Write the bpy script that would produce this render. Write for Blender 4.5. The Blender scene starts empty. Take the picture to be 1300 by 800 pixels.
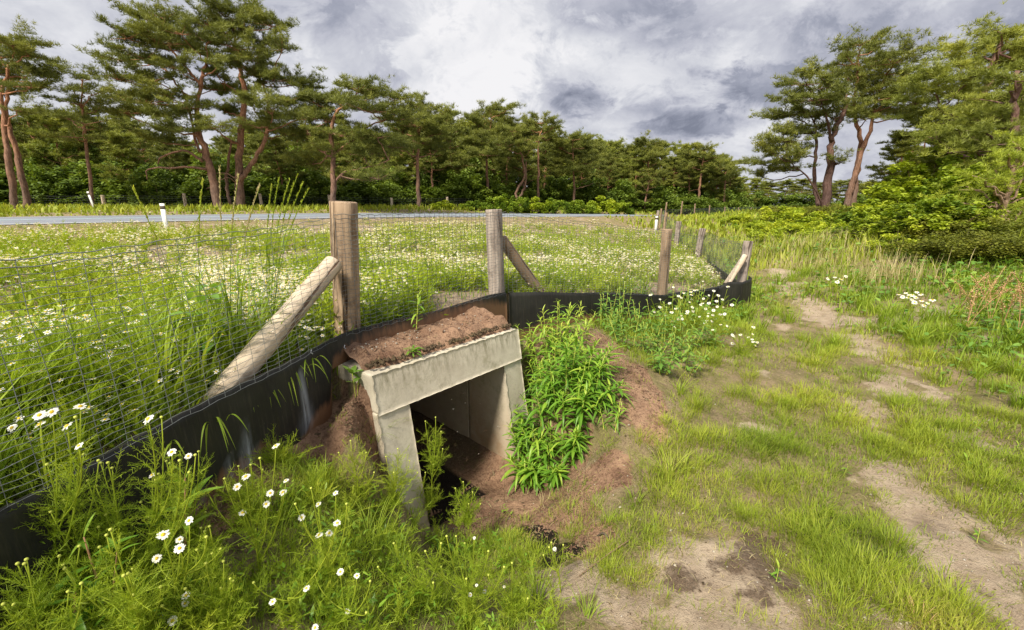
import bpy, math, random
import numpy as np
from mathutils import Vector, Matrix

random.seed(7)
rng = np.random.default_rng(11)
SC = bpy.context.scene
COL = SC.collection
R = math.radians

# ------------------------------------------------------------------ camera
FPX, HC, TILT = 560.0, 1.65, R(14.3)
cam = bpy.data.cameras.new("camera")
cam.sensor_width = 36.0
cam.lens = 36.0 * FPX / 1300.0
cam.clip_start = 0.05
cam.clip_end = 2000
camo = bpy.data.objects.new("camera", cam)
camo.location = (0, 0, HC)
camo.rotation_euler = (R(90) - TILT, 0, 0)
COL.objects.link(camo)
SC.camera = camo

# ------------------------------------------------------------------ world
SUN_EL, SUN_AZ = R(48), R(-148)      # azimuth clockwise from +Y: left and a little behind
w = bpy.data.worlds.new("World")
SC.world = w
w.use_nodes = True
nt = w.node_tree
nt.nodes.clear()


def wn(t, **k):
    n = nt.nodes.new(t)
    for a, b in k.items():
        setattr(n, a, b)
    return n


def wl(a, b):
    nt.links.new(a, b)


def wmath(op, a, b=None, clamp=False):
    n = wn('ShaderNodeMath', operation=op, use_clamp=clamp)
    for i, v in enumerate((a, b)):
        if v is None:
            continue
        if isinstance(v, (int, float)):
            n.inputs[i].default_value = v
        else:
            wl(v, n.inputs[i])
    return n.outputs[0]


out = wn('ShaderNodeOutputWorld')
sky = wn('ShaderNodeTexSky', sky_type='NISHITA')
sky.sun_disc = False
sky.sun_elevation = SUN_EL
sky.sun_rotation = SUN_AZ % (2 * math.pi)
sky.air_density = 1.0
sky.dust_density = 1.5
bsky = wn('ShaderNodeBackground')
bsky.inputs[1].default_value = 0.09
wl(sky.outputs[0], bsky.inputs[0])
tc = wn('ShaderNodeTexCoord')
sep = wn('ShaderNodeSeparateXYZ')
wl(tc.outputs['Generated'], sep.inputs[0])
zc = wmath('ADD', wmath('MAXIMUM', sep.outputs[2], 0.0), 0.55)
cmb = wn('ShaderNodeCombineXYZ')
wl(wmath('DIVIDE', sep.outputs[0], zc), cmb.inputs[0])
wl(wmath('DIVIDE', sep.outputs[1], zc), cmb.inputs[1])


def wnoise(scale, detail, rough, off, dist=0.0):
    mp = wn('ShaderNodeMapping')
    mp.inputs['Location'].default_value = off
    wl(cmb.outputs[0], mp.inputs[0])
    n = wn('ShaderNodeTexNoise')
    n.inputs['Scale'].default_value = scale
    n.inputs['Detail'].default_value = detail
    n.inputs['Roughness'].default_value = rough
    n.inputs['Distortion'].default_value = dist
    wl(mp.outputs[0], n.inputs['Vector'])
    return n.outputs['Fac']


def wramp(fac, stops):
    r = wn('ShaderNodeValToRGB')
    el = r.color_ramp.elements
    while len(el) < len(stops):
        el.new(0.5)
    for e, (p, c) in zip(el, stops):
        e.position = p
        e.color = (*c, 1)
    wl(fac, r.inputs[0])
    return r.outputs[0]


def raydir(px, py):
    cx, cy = (px - 650) / FPX, (400 - py) / FPX
    return Vector((cx, math.cos(TILT) + cy * math.sin(TILT), -math.sin(TILT) + cy * math.cos(TILT)))


def wblob(px, py, rx, ry, edge_noise, power=1.0):
    """cloud bank seen in the direction of that point of the sky: soft mask broken by noise"""
    d = raydir(px, py).normalized()
    right = Vector((0, 0, 1)).cross(d).normalized() * -1
    up = right.cross(d).normalized()
    vx = wn('ShaderNodeVectorMath', operation='DOT_PRODUCT'); wl(tc.outputs['Generated'], vx.inputs[0]); vx.inputs[1].default_value = right
    vy = wn('ShaderNodeVectorMath', operation='DOT_PRODUCT'); wl(tc.outputs['Generated'], vy.inputs[0]); vy.inputs[1].default_value = up
    vf = wn('ShaderNodeVectorMath', operation='DOT_PRODUCT'); wl(tc.outputs['Generated'], vf.inputs[0]); vf.inputs[1].default_value = d
    a = wmath('POWER', wmath('DIVIDE', vx.outputs['Value'], rx), 2.0)
    b = wmath('POWER', wmath('DIVIDE', vy.outputs['Value'], ry), 2.0)
    s = wmath('SQRT', wmath('ADD', a, b))
    s = wmath('ADD', s, wmath('MULTIPLY', wmath('SUBTRACT', edge_noise, 0.5), 4.6))
    m = wmath('SUBTRACT', 1.25, s)
    m = wmath('MULTIPLY', m, 1.7, clamp=True)
    m = wmath('MULTIPLY', m, wmath('GREATER_THAN', vf.outputs['Value'], 0.0))
    return wmath('MULTIPLY', m, power)


n1 = wnoise(1.9, 12, 0.60, (3.1, 1.7, 0.3), 0.5)
n2 = wnoise(5.5, 12, 0.64, (7.4, 2.2, 1.3), 0.35)
n3 = wnoise(8.0, 12, 0.64, (1.4, 9.2, 4.3), 0.4)
base = wmath('ADD', wmath('MULTIPLY', n1, 0.56), wmath('MULTIPLY', n2, 0.44))
dark = None
for (px, py, rx, ry, pw) in [(728, 126, .060, .032, .85), (965, 110, .065, .045, 1.1), (880, 160, .11, .024, .8), (800, 172, .09, .016, .35),
                             (1180, 40, .22, .07, .5), (450, 100, .13, .22, .62), (500, 20, .07, .12, .5), (250, 60, .30, .10, .25), (780, 5, .13, .04, .6), (900, 25, .12, .04, .4),
                             (60, 70, .35, .12, .28), (1010, 190, .12, .03, .35)]:
    b = wblob(px, py, rx, ry, n3, pw)
    dark = b if dark is None else wmath('MAXIMUM', dark, b)
bright = None
for (px, py, rx, ry, pw) in [(610, 80, .15, .15, 1.1), (740, 90, .14, .06, .6), (840, 95, .24, .05, .7), (1040, 110, .2, .06, .6), (930, 190, .25, .06, .5), (360, 70, .2, .06, .35), (120, 30, .25, .05, .3)]:
    b = wblob(px, py, rx, ry, n3, pw)
    bright = b if bright is None else wmath('MAXIMUM', bright, b)
val = wmath('ADD', wmath('ADD', base, 0.02), wmath('MULTIPLY', bright, 0.17))
val = wmath('SUBTRACT', val, wmath('MULTIPLY', dark, 0.21))
ccol = wramp(val, [(0.24, (.17, .185, .24)), (0.35, (.28, .295, .36)), (0.43, (.40, .41, .47)), (0.51, (.50, .51, .555)), (0.59, (.60, .605, .635)), (0.70, (.70, .695, .71))])
bcl = wn('ShaderNodeBackground')
bcl.inputs[1].default_value = 0.93
wl(ccol, bcl.inputs[0])
gapn = wnoise(1.7, 6, 0.55, (11.4, 5.2, 2.3), 0.1)
gap = wramp(gapn, [(0.60, (.0, .0, .0)), (0.70, (.45, .45, .45))])
mixs = wn('ShaderNodeMixShader')
wl(gap, mixs.inputs[0])
wl(bcl.outputs[0], mixs.inputs[1])
wl(bsky.outputs[0], mixs.inputs[2])
wl(mixs.outputs[0], out.inputs[0])

sl = bpy.data.lights.new("sun", 'SUN')
sl.energy = 4.8
sl.angle = R(11)
sl.color = (1.0, 0.92, 0.77)
so = bpy.data.objects.new("sun", sl)
sd = Vector((math.sin(SUN_AZ) * math.cos(SUN_EL), math.cos(SUN_AZ) * math.cos(SUN_EL), math.sin(SUN_EL)))
so.rotation_euler = (-sd).to_track_quat('-Z', 'Y').to_euler()
COL.objects.link(so)

SC.view_settings.view_transform = 'Standard'
SC.view_settings.look = 'None'
SC.view_settings.exposure = 0.48
SC.view_settings.gamma = 1.0
SC.view_settings.use_curve_mapping = False
SC.render.engine = 'CYCLES'
SC.cycles.max_bounces = 5
SC.cycles.diffuse_bounces = 3
SC.cycles.transmission_bounces = 3
SC.cycles.glossy_bounces = 2
SC.cycles.use_denoising = True
SC.cycles.caustics_reflective = False
SC.cycles.caustics_refractive = False
SC.cycles.sample_clamp_indirect = 4.0


# ------------------------------------------------------------------ pixel <-> world helpers (build-time only)
def at(px, py, Y):
    d = raydir(px, py)
    return Vector((0, 0, HC)) + d * (Y / d.y)


def onH(px, py, H):
    d = raydir(px, py)
    return Vector((0, 0, HC)) + d * (-H / d.z)


def project(x, y, z):
    dx, dy, dz = x, y, z - HC
    dep = dy * math.cos(TILT) - dz * math.sin(TILT)
    up = dy * math.sin(TILT) + dz * math.cos(TILT)
    dep = np.maximum(dep, 1e-3)
    return 650 + FPX * dx / dep, 400 - FPX * up / dep, dep


# ------------------------------------------------------------------ noise
def _hash(ix, iy, seed):
    h = (ix.astype(np.int64) * 374761393 + iy.astype(np.int64) * 668265263 + seed * 1274126177) & 0xffffffff
    h = ((h ^ (h >> 13)) * 1274126177) & 0xffffffff
    h = h ^ (h >> 16)
    return (h & 0xffff) / 65535.0


def vnoise(x, y, s=1.0, seed=0):
    x = np.asarray(x, float) * s + 517.3
    y = np.asarray(y, float) * s + 911.7
    ix, iy = np.floor(x), np.floor(y)
    fx, fy = x - ix, y - iy
    fx, fy = fx * fx * (3 - 2 * fx), fy * fy * (3 - 2 * fy)
    a, b = _hash(ix, iy, seed), _hash(ix + 1, iy, seed)
    c, d = _hash(ix, iy + 1, seed), _hash(ix + 1, iy + 1, seed)
    return (a * (1 - fx) + b * fx) * (1 - fy) + (c * (1 - fx) + d * fx) * fy


def fbm(x, y, s=1.0, o=4, seed=0):
    t, a, n = 0.0, 0.5, 0.0
    for k in range(o):
        t = t + a * vnoise(x, y, s * 2 ** k, seed + k * 17)
        n += a
        a *= 0.5
    return t / n


def sstep(a, b, x):
    t = np.clip((np.asarray(x, float) - a) / (b - a), 0, 1)
    return t * t * (3 - 2 * t)


# ------------------------------------------------------------------ plan of the place
# amphibian fence line: (x, y, top of the black board)
FENCE = [(-1.62, -1.0, .83), (-1.50, 0.6, .81), (-1.48, 1.1, .80), (-1.38, 1.6, .80), (-1.12, 2.82, .80), (-.04, 4.28, .80),
         (1.99, 5.6, .495), (3.05, 6.5, .40), (3.67, 7.0, .39)]
FENCE2 = [(3.67, 7.0, .39), (5.35, 12.5, .20), (5.7, 15.0, .22), (7.9, 24.0, .30)]
FENCE3 = [(7.9, 24.0, .30), (9.5, 28, .30), (15, 36, .3), (24, 46, .3), (36, 55, .3)]
FL = np.array([(-1.8, -25)] + [p[:2] for p in FENCE] + [p[:2] for p in FENCE2[1:]] + [p[:2] for p in FENCE3[1:]] + [(120, 110)], float)
ROAD = np.array([(-45, -9), (-26, 3.5), (-13.4, 14.4), (-6.9, 20.2), (1.0, 25), (9.3, 27.8 + 5), (17, 38), (30, 45), (60, 58)], float) * 1.12
ROADZ = 1.65 - 1.12 * (1.65 - np.array([1.15, 1.15, 1.15, 1.12, 1.0, .78, .45, .25, .2]))
RW = 4.6


def polyd(x, y, PL):
    """distance, signed side (+ left of travel), index and parameter to a polyline"""
    best = np.full(np.shape(x), 1e9)
    side = np.ones(np.shape(x))
    par = np.zeros(np.shape(x))
    for i in range(len(PL) - 1):
        a, b = PL[i], PL[i + 1]
        ex, ey = b - a
        L2 = ex * ex + ey * ey
        t = np.clip(((x - a[0]) * ex + (y - a[1]) * ey) / L2, 0, 1)
        qx, qy = x - (a[0] + t * ex), y - (a[1] + t * ey)
        d = np.hypot(qx, qy)
        s = np.sign(ex * qy - ey * qx)
        m = d < best - 1e-9
        best = np.where(m, d, best)
        side = np.where(m, s, side)
        par = np.where(m, i + t, par)
    return best, side, par


class RBF:
    def __init__(s, pts, eps=.12, lam=1e-3):
        P = np.array(pts, float)
        s.P, s.eps = P, eps
        n = len(P)
        K = np.sqrt(((P[:, None, :2] - P[None, :, :2]) ** 2).sum(-1) + eps ** 2) * -1
        A = np.zeros((n + 1, n + 1))
        A[:n, :n] = K - lam * np.eye(n)
        A[:n, n] = 1
        A[n, :n] = 1
        s.w = np.linalg.solve(A, np.append(P[:, 2], 0))

    def __call__(s, x, y):
        x = np.asarray(x, float)
        y = np.asarray(y, float)
        r = np.full(x.shape, s.w[-1])
        for (px, py, _), wgt in zip(s.P, s.w[:-1]):
            r = r - wgt * np.sqrt((x - px) ** 2 + (y - py) ** 2 + s.eps ** 2)
        return r


# culvert frame
CO = Vector((-.87, 2.55))
CU = Vector((.04 + .87, 3.60 - 2.55)); CL = CU.length; CU.normalize()
CN = Vector((CU.y, -CU.x))           # outward
SLAB_Z, BEAM_Z, FLOOR_Z, BATTER = .61, .36, -.56, .17


def cul(u, dep, z):
    """culvert local (along the face, depth into the tunnel, height) -> world; the face leans back by BATTER"""
    off = -dep
    p = CO + CU * u + CN * off
    return Vector((p.x, p.y, z))


def cul_uv(x, y):
    dx, dy = x - CO.x, y - CO.y
    return dx * CU.x + dy * CU.y, -(dx * CN.x + dy * CN.y)


def H2(px, py, H):
    p = onH(px, py, H)
    return (p.x, p.y, HC - H)


our = [(-1.36, 1.1, .38), (-1.26, 1.6, .33), (-1.15, 2.05, .32), (-1.06, 2.4, .36), (-1.00, 2.62, .42), (-.97, 2.45, .41), (-.86, 2.28, .26), (-.78, 2.12, .10),
       (-.95, 1.95, .24), (-.75, 1.8, .10), (-.5, 1.9, -.12), (-.6, 1.5, .06), (-1.05, 1.5, .26), (-1.0, 1.1, .30), (-.7, 1.0, .2), (-.35, 1.4, -.05), (0, 1.6, -.2), (-.2, 1.8, -.28), (-.62, 2.2, -.08),
       H2(680, 432, 1.36), H2(715, 425, 1.24), H2(800, 470, 1.36), H2(800, 520, 1.5), H2(700, 520, 1.60), H2(760, 600, 1.78),
       H2(690, 615, 2.14), H2(650, 640, 2.16), H2(700, 690, 2.0), H2(640, 690, 2.1), H2(740, 740, 1.84), H2(850, 700, 1.68), H2(850, 600, 1.66),
       H2(850, 450, 1.42), H2(900, 420, 1.55), H2(930, 400, 1.64), H2(1000, 400, 1.66), H2(900, 520, 1.62),
       H2(1000, 520, 1.66), H2(1000, 700, 1.67), H2(1200, 600, 1.65), H2(1200, 760, 1.66), H2(1000, 350, 1.66), H2(1250, 440, 1.5),
       (0, .4, .05), (-1.38, .8, .42), (-1.3, .3, .45), (-1, .3, .38), (-1.2, -1, .4), (2, -2, 0), (0, -6, 0), (8, -4, 0.2), (6, 4, .25), (10, 8, 1.0), (14, 12, 1.3), (20, 20, 1.5),
       (8, 11, .55), (6.2, 10, .15), (9.5, 15, .30), (12, 15, .45), (16, 17, 1.3), (6, 14, .15), (8, 20, .25), (12, 26, .7), (20, 30, 1.2), (12, 40, .35), (30, 60, .2), (60, 60, .8),
       (90, 90, .3), (0, 200, .3), (200, 200, .3), (30, 10, 2.0), (60, 0, 2.0), (30, -40, 1)]
# deep floor in front of the opening
for u, dp, z in [(.35, -.25, -.55), (.7, -.25, -.56), (1.05, -.25, -.55), (.3, -.5, -.52), (1.0, -.5, -.52), (.7, -.6, -.5), (.3, -.02, -.56), (.7, -.02, -.56), (1.1, -.02, -.56),
                 (-.12, -.15, -.12), (-.35, -.1, .2), (-.15, .15, .33), (-.35, .25, .42), (CL + .10, -.1, -.15), (CL + .3, -.05, .18), (CL + .12, .25, .3), (-.1, -.5, -.3)]:
    p = cul(u, dp, z)
    our.append((p.x, p.y, z))
ZO = RBF(our)
fld = [(p[0], p[1], p[2] - .07) for p in FENCE] + [(p[0], p[1], p[2] - .1) for p in FENCE2[1:]] + [(p[0], p[1], p[2] - .2) for p in FENCE3] + \
      [(-4, 1, .78), (-4, 5, .76), (-1, 8, .68), (2, 9, .5), (1, 14, .62), (4, 18, .42), (-30, -30, 1.1), (-30, 40, 1.35), (-15, 40, 1.35), (0, 45, 1.15), (-8, 6, .84), (-30, 60, 1.4), (-60, 40, 1.4), (10, 60, .6), (0, 80, 1.0),
       (40, 90, .3), (-60, 90, 1.5), (0, 220, .5), (-100, 200, 1.5), (100, 200, .3), (-150, 50, 1.5), (-6, -6, .9)]
for (a, b), z in zip(ROAD, ROADZ):
    fld.append((a, b, z))
ZF = RBF(fld, eps=.5)


def roadz(par):
    i = np.clip(np.floor(par).astype(int), 0, len(ROADZ) - 2)
    t = par - i
    return ROADZ[i] * (1 - t) + ROADZ[i + 1] * t


def zg(x, y, rough=True):
    x = np.asarray(x, float)
    y = np.asarray(y, float)
    d, s, par = polyd(x, y, FL)
    dist = np.hypot(x, y)
    zo = ZO(x, y)
    if rough:
        amp = np.clip(.035 + .01 * dist, 0, .18)
        zo = zo + (fbm(x, y, 1.1, 4, 3) - .5) * amp * 1.6 + (fbm(x, y, 6.0, 4, 9) - .5) * .06
    u, dp = cul_uv(x, y)
    inside = (sstep(-.02, .05, dp)) * sstep(-.03, .02, u) * sstep(CL + .10, CL, u) * (dp < 1.2)
    cover = SLAB_Z - .03 + 0 * dp
    zo = zo * (1 - inside) + cover * inside
    zf = ZF(x, y)
    if rough:
        zf = zf + (fbm(x, y, .6, 4, 5) - .5) * .12
    st = np.clip(.012 + .02 * np.maximum(y, 0), .02, .5)
    k = np.where(s > 0, sstep(st, st * 2 + .08, d), 0)
    z = zo * (1 - k) + zf * k
    rd, rs, rp = polyd(x, y, ROAD)
    kr = sstep(RW + 2.2, RW + .3, rd)
    return z * (1 - kr) + (roadz(rp) - .06 * sstep(RW + .3, RW - .1, rd)) * kr


def zg1(x, y):
    return float(zg(np.array([x]), np.array([y]))[0])


def ground_at(px, py, H0=1.65, k=25):
    """nearest ground point along the ray"""
    d = raydir(px, py)
    ts = np.exp(np.linspace(math.log(.5), math.log(90), 900))
    X, Y, Z = d.x * ts, d.y * ts, HC + d.z * ts
    g = zg(X, Y)
    i = np.argmax(Z < g)
    if Z[i] >= g[i]:
        i = len(ts) - 1
    return Vector((X[i], Y[i], g[i]))


def place(px, Y):
    """ground point at forward distance Y seen in that column"""
    z = 0.5
    for _ in range(6):
        dep = Y * math.cos(TILT) - (z - HC) * math.sin(TILT)
        x = (px - 650) / FPX * dep
        z = zg1(x, Y)
    return Vector((x, Y, z))


# ------------------------------------------------------------------ materials
def mat(name):
    m = bpy.data.materials.new(name)
    m.use_nodes = True
    t = m.node_tree
    t.nodes.clear()
    return m, t


class N:
    """small node helper"""
    def __init__(s, t):
        s.t = t

    def n(s, ty, **k):
        x = s.t.nodes.new(ty)
        for a, b in k.items():
            setattr(x, a, b)
        return x

    def l(s, a, b):
        s.t.links.new(a, b)

    def set(s, sock, v):
        if isinstance(v, (int, float)):
            sock.default_value = v
        elif isinstance(v, (tuple, list)):
            sock.default_value = v if len(v) != 3 or sock.type == 'VECTOR' else (*v, 1)
        else:
            s.l(v, sock)

    def noise(s, scale, detail=4, rough=.55, vec=None, dist=0, sc=None):
        x = s.n('ShaderNodeTexNoise')
        x.inputs['Scale'].default_value = scale
        x.inputs['Detail'].default_value = detail
        x.inputs['Roughness'].default_value = rough
        x.inputs['Distortion'].default_value = dist
        if vec is not None:
            if sc:
                mp = s.n('ShaderNodeMapping')
                mp.inputs['Scale'].default_value = sc
                s.l(vec, mp.inputs[0])
                vec = mp.outputs[0]
            s.l(vec, x.inputs['Vector'])
        return x.outputs['Fac']

    def ramp(s, fac, stops, interp='LINEAR'):
        r = s.n('ShaderNodeValToRGB')
        r.color_ramp.interpolation = interp
        el = r.color_ramp.elements
        while len(el) < len(stops):
            el.new(.5)
        for e, (p, c) in zip(el, stops):
            e.position = p
            e.color = (*c, 1) if not isinstance(c, (int, float)) else (c, c, c, 1)
        s.l(fac, r.inputs[0])
        return r.outputs[0]

    def mix(s, f, a, b, mode='MIX'):
        x = s.n('ShaderNodeMix', data_type='RGBA', blend_type=mode)
        s.set(x.inputs[0], f)
        s.set(x.inputs[6], a)
        s.set(x.inputs[7], b)
        return x.outputs[2]

    def m(s, op, a, b=0.0, clamp=False):
        x = s.n('ShaderNodeMath', operation=op, use_clamp=clamp)
        s.set(x.inputs[0], a)
        s.set(x.inputs[1], b)
        return x.outputs[0]

    def attr(s, name):
        x = s.n('ShaderNodeAttribute', attribute_name=name)
        return x.outputs['Fac']

    def attrc(s, name):
        x = s.n('ShaderNodeAttribute', attribute_name=name)
        return x.outputs['Color']

    def bsdf(s, col, rough=.8, spec=.3, bump=None, bs=.3, bd=.02, metal=0):
        b = s.n('ShaderNodeBsdfPrincipled')
        s.set(b.inputs['Base Color'], col)
        s.set(b.inputs['Roughness'], rough)
        b.inputs['Metallic'].default_value = metal
        b.inputs['Specular IOR Level'].default_value = spec
        if bump is not None:
            bp = s.n('ShaderNodeBump')
            bp.inputs['Strength'].default_value = bs
            bp.inputs['Distance'].default_value = bd
            s.l(bump, bp.inputs['Height'])
            s.l(bp.outputs[0], b.inputs['Normal'])
        return b.outputs[0]

    def out(s, sh):
        o = s.n('ShaderNodeOutputMaterial')
        s.l(sh, o.inputs[0])


def leafmat(name, stops, trans=.35, rough=.55, spec=.25, world_scale=1.3, wamp=.35):
    """leaf colour varies by leaf (attribute rnd) and by place (world noise)"""
    m, t = mat(name)
    k = N(t)
    g = k.n('ShaderNodeNewGeometry')
    f = k.noise(world_scale, 3, .5, g.outputs['Position'])
    v = k.m('ADD', k.m('MULTIPLY', k.attr('rnd'), 1 - wamp), k.m('MULTIPLY', k.m('SUBTRACT', k.m('MULTIPLY', f, 2.2), .6), wamp))
    col = k.ramp(v, stops)
    b = k.bsdf(col, rough, spec)
    tr = k.n('ShaderNodeBsdfTranslucent')
    tcol = k.mix(1.0, col, (1.25, 1.2, .55), 'MULTIPLY')
    k.l(tcol, tr.inputs[0])
    mx = k.n('ShaderNodeMixShader')
    mx.inputs[0].default_value = trans
    k.l(b, mx.inputs[1])
    k.l(tr.outputs[0], mx.inputs[2])
    k.out(mx.outputs[0])
    return m


M = {}
M['grass'] = leafmat('grass_blade', [(0, (.12, .19, .018)), (.35, (.24, .34, .028)), (.7, (.39, .47, .045)), (.92, (.54, .54, .10)), (1, (.55, .47, .18))], .4)
M['lush'] = leafmat('lush_grass', [(0, (.09, .16, .016)), (.4, (.20, .31, .028)), (.8, (.36, .46, .05)), (1, (.52, .52, .12))], .4)
M['sedge'] = leafmat('fine_sedge', [(0, (.11, .17, .018)), (.35, (.22, .30, .028)), (.7, (.37, .42, .045)), (.92, (.52, .48, .11)), (1, (.46, .30, .12))], .35)
M['dry'] = leafmat('dry_grass', [(0, (.42, .34, .16)), (1, (.62, .54, .30))], .3)
M['cham'] = leafmat('chamomile_foliage', [(0, (.14, .23, .018)), (.4, (.30, .41, .032)), (.8, (.47, .54, .06)), (1, (.58, .58, .12))], .45)
M['lance'] = leafmat('lance_leaf', [(0, (.07, .17, .02)), (.4, (.15, .32, .03)), (.7, (.30, .47, .05)), (.93, (.50, .58, .08)), (1, (.60, .50, .12))], .35, .42, .4)
M['broad'] = leafmat('broad_leaf', [(0, (.09, .2, .03)), (.5, (.17, .33, .05)), (1, (.32, .46, .08))], .35, .45, .35)
M['oak'] = leafmat('shrub_leaf', [(0, (.06, .12, .014)), (.45, (.17, .26, .025)), (.75, (.34, .43, .04)), (1, (.55, .58, .08))], .35, world_scale=.5)
M['olive'] = leafmat('broom_leaf', [(0, (.07, .10, .012)), (.5, (.19, .21, .025)), (1, (.38, .36, .06))], .25, world_scale=.5)
M['yellowshrub'] = leafmat('yellow_shrub', [(0, (.17, .25, .02)), (.5, (.36, .45, .035)), (1, (.62, .64, .06))], .35, world_scale=.5)
M['darkleaf'] = leafmat('wood_edge_leaf', [(0, (.06, .10, .018)), (.5, (.15, .22, .032)), (1, (.28, .36, .05))], .3, world_scale=.4)
M['needle'] = leafmat('pine_needle', [(0, (.085, .105, .022)), (.45, (.18, .205, .04)), (.8, (.29, .305, .058)), (1, (.40, .37, .08))], .25, .5, .3, world_scale=.35, wamp=.4)
M['needle2'] = leafmat('pine_needle_bright', [(0, (.10, .125, .02)), (.45, (.23, .265, .045)), (.8, (.37, .39, .06)), (1, (.50, .48, .08))], .25, .5, .3, world_scale=.4, wamp=.4)
M['needle3'] = leafmat('pine_needle_fresh', [(0, (.16, .20, .025)), (.45, (.33, .40, .045)), (.8, (.50, .55, .06)), (1, (.62, .62, .10))], .3, .5, .3, world_scale=.4)
M['oak2'] = leafmat('shrub_leaf_light', [(0, (.10, .15, .014)), (.4, (.25, .33, .03)), (.75, (.46, .54, .05)), (1, (.68, .68, .10))], .35, world_scale=.5)
M['sorrel'] = leafmat('sorrel_seed', [(0, (.40, .20, .10)), (.5, (.58, .33, .19)), (1, (.60, .48, .25))], .2)
M['petal'] = leafmat('petal', [(0, (.78, .78, .74)), (1, (.88, .88, .85))], .25, .5)


def simple(name, col, rough=.7, spec=.3, metal=0):
    m, t = mat(name)
    k = N(t)
    tcn = k.n('ShaderNodeTexCoord')
    n = k.noise(30, 4, .6, tcn.outputs['Object'])
    c = k.mix(k.ramp(n, [(.3, 0.), (.7, 1.)]), tuple(x * .8 for x in col), tuple(min(1, x * 1.15) for x in col))
    k.out(k.bsdf(c, rough, spec, metal=metal))
    M[name] = m
    return m


simple('disc', (.72, .50, .03))
simple('bud', (.50, .55, .10))
simple('wire', (.17, .185, .19), .5, .5, .2)
simple('whitepost', (.78, .78, .76), .5)
simple('clip', (.62, .66, .70), .4, .5)
simple('twig', (.20, .13, .08))
simple('pebble', (.42, .38, .32))
simple('paint', (.75, .76, .76), .6)
simple('cyanpaint', (.50, .70, .72), .6)
simple('darkpost', (.10, .08, .06))


def bark(name, lo, hi, zmix):
    m, t = mat(name)
    k = N(t)
    tcn = k.n('ShaderNodeTexCoord')
    o = tcn.outputs['Object']
    sp = k.n('ShaderNodeSeparateXYZ')
    k.l(o, sp.inputs[0])
    n = k.noise(5, 6, .65, o, sc=(3, 3, .8))
    f = k.m('ADD', k.m('DIVIDE', sp.outputs[2], zmix), k.m('SUBTRACT', k.m('MULTIPLY', k.noise(1.5, 3, .5, o), .8), .5), True)
    c = k.mix(f, lo, hi)
    c = k.mix(k.ramp(n, [(.35, 0.), (.62, 1.)]), k.mix(1.0, c, (.42, .38, .36), 'MULTIPLY'), c)
    k.out(k.bsdf(c, .9, .15, n, .8, .04))
    M[name] = m


bark('bark', (.22, .15, .12), (.52, .26, .15), 6.0)
bark('barkdark', (.15, .095, .085), (.34, .20, .15), 8.0)
bark('barkyoung', (.40, .28, .20), (.60, .42, .28), 3.0)


def wood(name, c1, c2, dark):
    m, t = mat(name)
    k = N(t)
    tcn = k.n('ShaderNodeTexCoord')
    o = tcn.outputs['Object']
    g = k.noise(26, 6, .6, o, sc=(1, 1, .06))
    cr = k.noise(14, 4, .7, o, 0.4, sc=(1, 1, .05))
    sp = k.noise(9, 5, .7, o)
    knots = k.n('ShaderNodeTexVoronoi')
    knots.inputs['Scale'].default_value = 5
    k.l(o, knots.inputs['Vector'])
    c = k.mix(k.ramp(g, [(.32, 0.), (.66, 1.)]), c1, c2)
    c = k.mix(k.ramp(cr, [(.39, 1.), (.44, 0.)]), c, dark)
    c = k.mix(k.ramp(sp, [(.48, 0.), (.68, .75)]), c, tuple(x * .5 for x in c1))
    c = k.mix(k.ramp(knots.outputs['Distance'], [(.03, 1.), (.09, 0.)]), c, dark)
    b = k.m('ADD', g, k.ramp(cr, [(.36, 0.), (.42, 1.)]))
    k.out(k.bsdf(c, .85, .2, b, .7, .012))
    M[name] = m


wood('postwood', (.25, .17, .11), (.46, .34, .235), (.05, .032, .02))
wood('postgrey', (.21, .165, .14), (.44, .38, .33), (.08, .06, .05))
wood('bracewood', (.44, .34, .24), (.66, .56, .44), (.16, .10, .07))
wood('oldwood', (.25, .17, .11), (.40, .29, .20), (.07, .05, .03))

# black plastic board
m, t = mat('board'); k = N(t)
tcn = k.n('ShaderNodeTexCoord'); o = tcn.outputs['Object']
h = k.attr('hgt'); al = k.attr('scuff')
fine = k.noise(60, 3, .7, o, sc=(1, 1, .5))
streak = k.noise(30, 5, .7, o, sc=(1, 1, .12))
big = k.noise(3.0, 4, .6, o)
c = k.mix(k.ramp(big, [(.4, 0.), (.7, 1.)]), (.012, .012, .011), (.026, .026, .022))
dirt = k.m('SUBTRACT', k.m('ADD', k.m('MULTIPLY', streak, .75), k.m('MULTIPLY', k.attr('soil'), .8)), .52)
c = k.mix(k.ramp(dirt, [(.0, 0.), (.30, .9)]), c, (.20, .105, .055))
c = k.mix(k.m('MULTIPLY', al, k.ramp(streak, [(.34, .15), (.55, 1.)])), c, (.34, .37, .42))
c = k.mix(k.m('MULTIPLY', k.ramp(k.noise(55, 5, .75, o, sc=(1, 1, .07)), [(.52, 0.), (.72, .35)]), k.ramp(k.noise(2.2, 4, .6, o), [(.35, .15), (.6, 1.)])), c, (.115, .095, .07))
spk = k.m('MULTIPLY', k.ramp(fine, [(.66, 0.), (.72, 1.)]), k.m('SUBTRACT', .8, h))
c = k.mix(spk, c, (.22, .20, .16))
k.out(k.bsdf(c, k.ramp(streak, [(.3, .42), (.7, .7)]), .35, streak, .15, .01)); M['board'] = m

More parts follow.
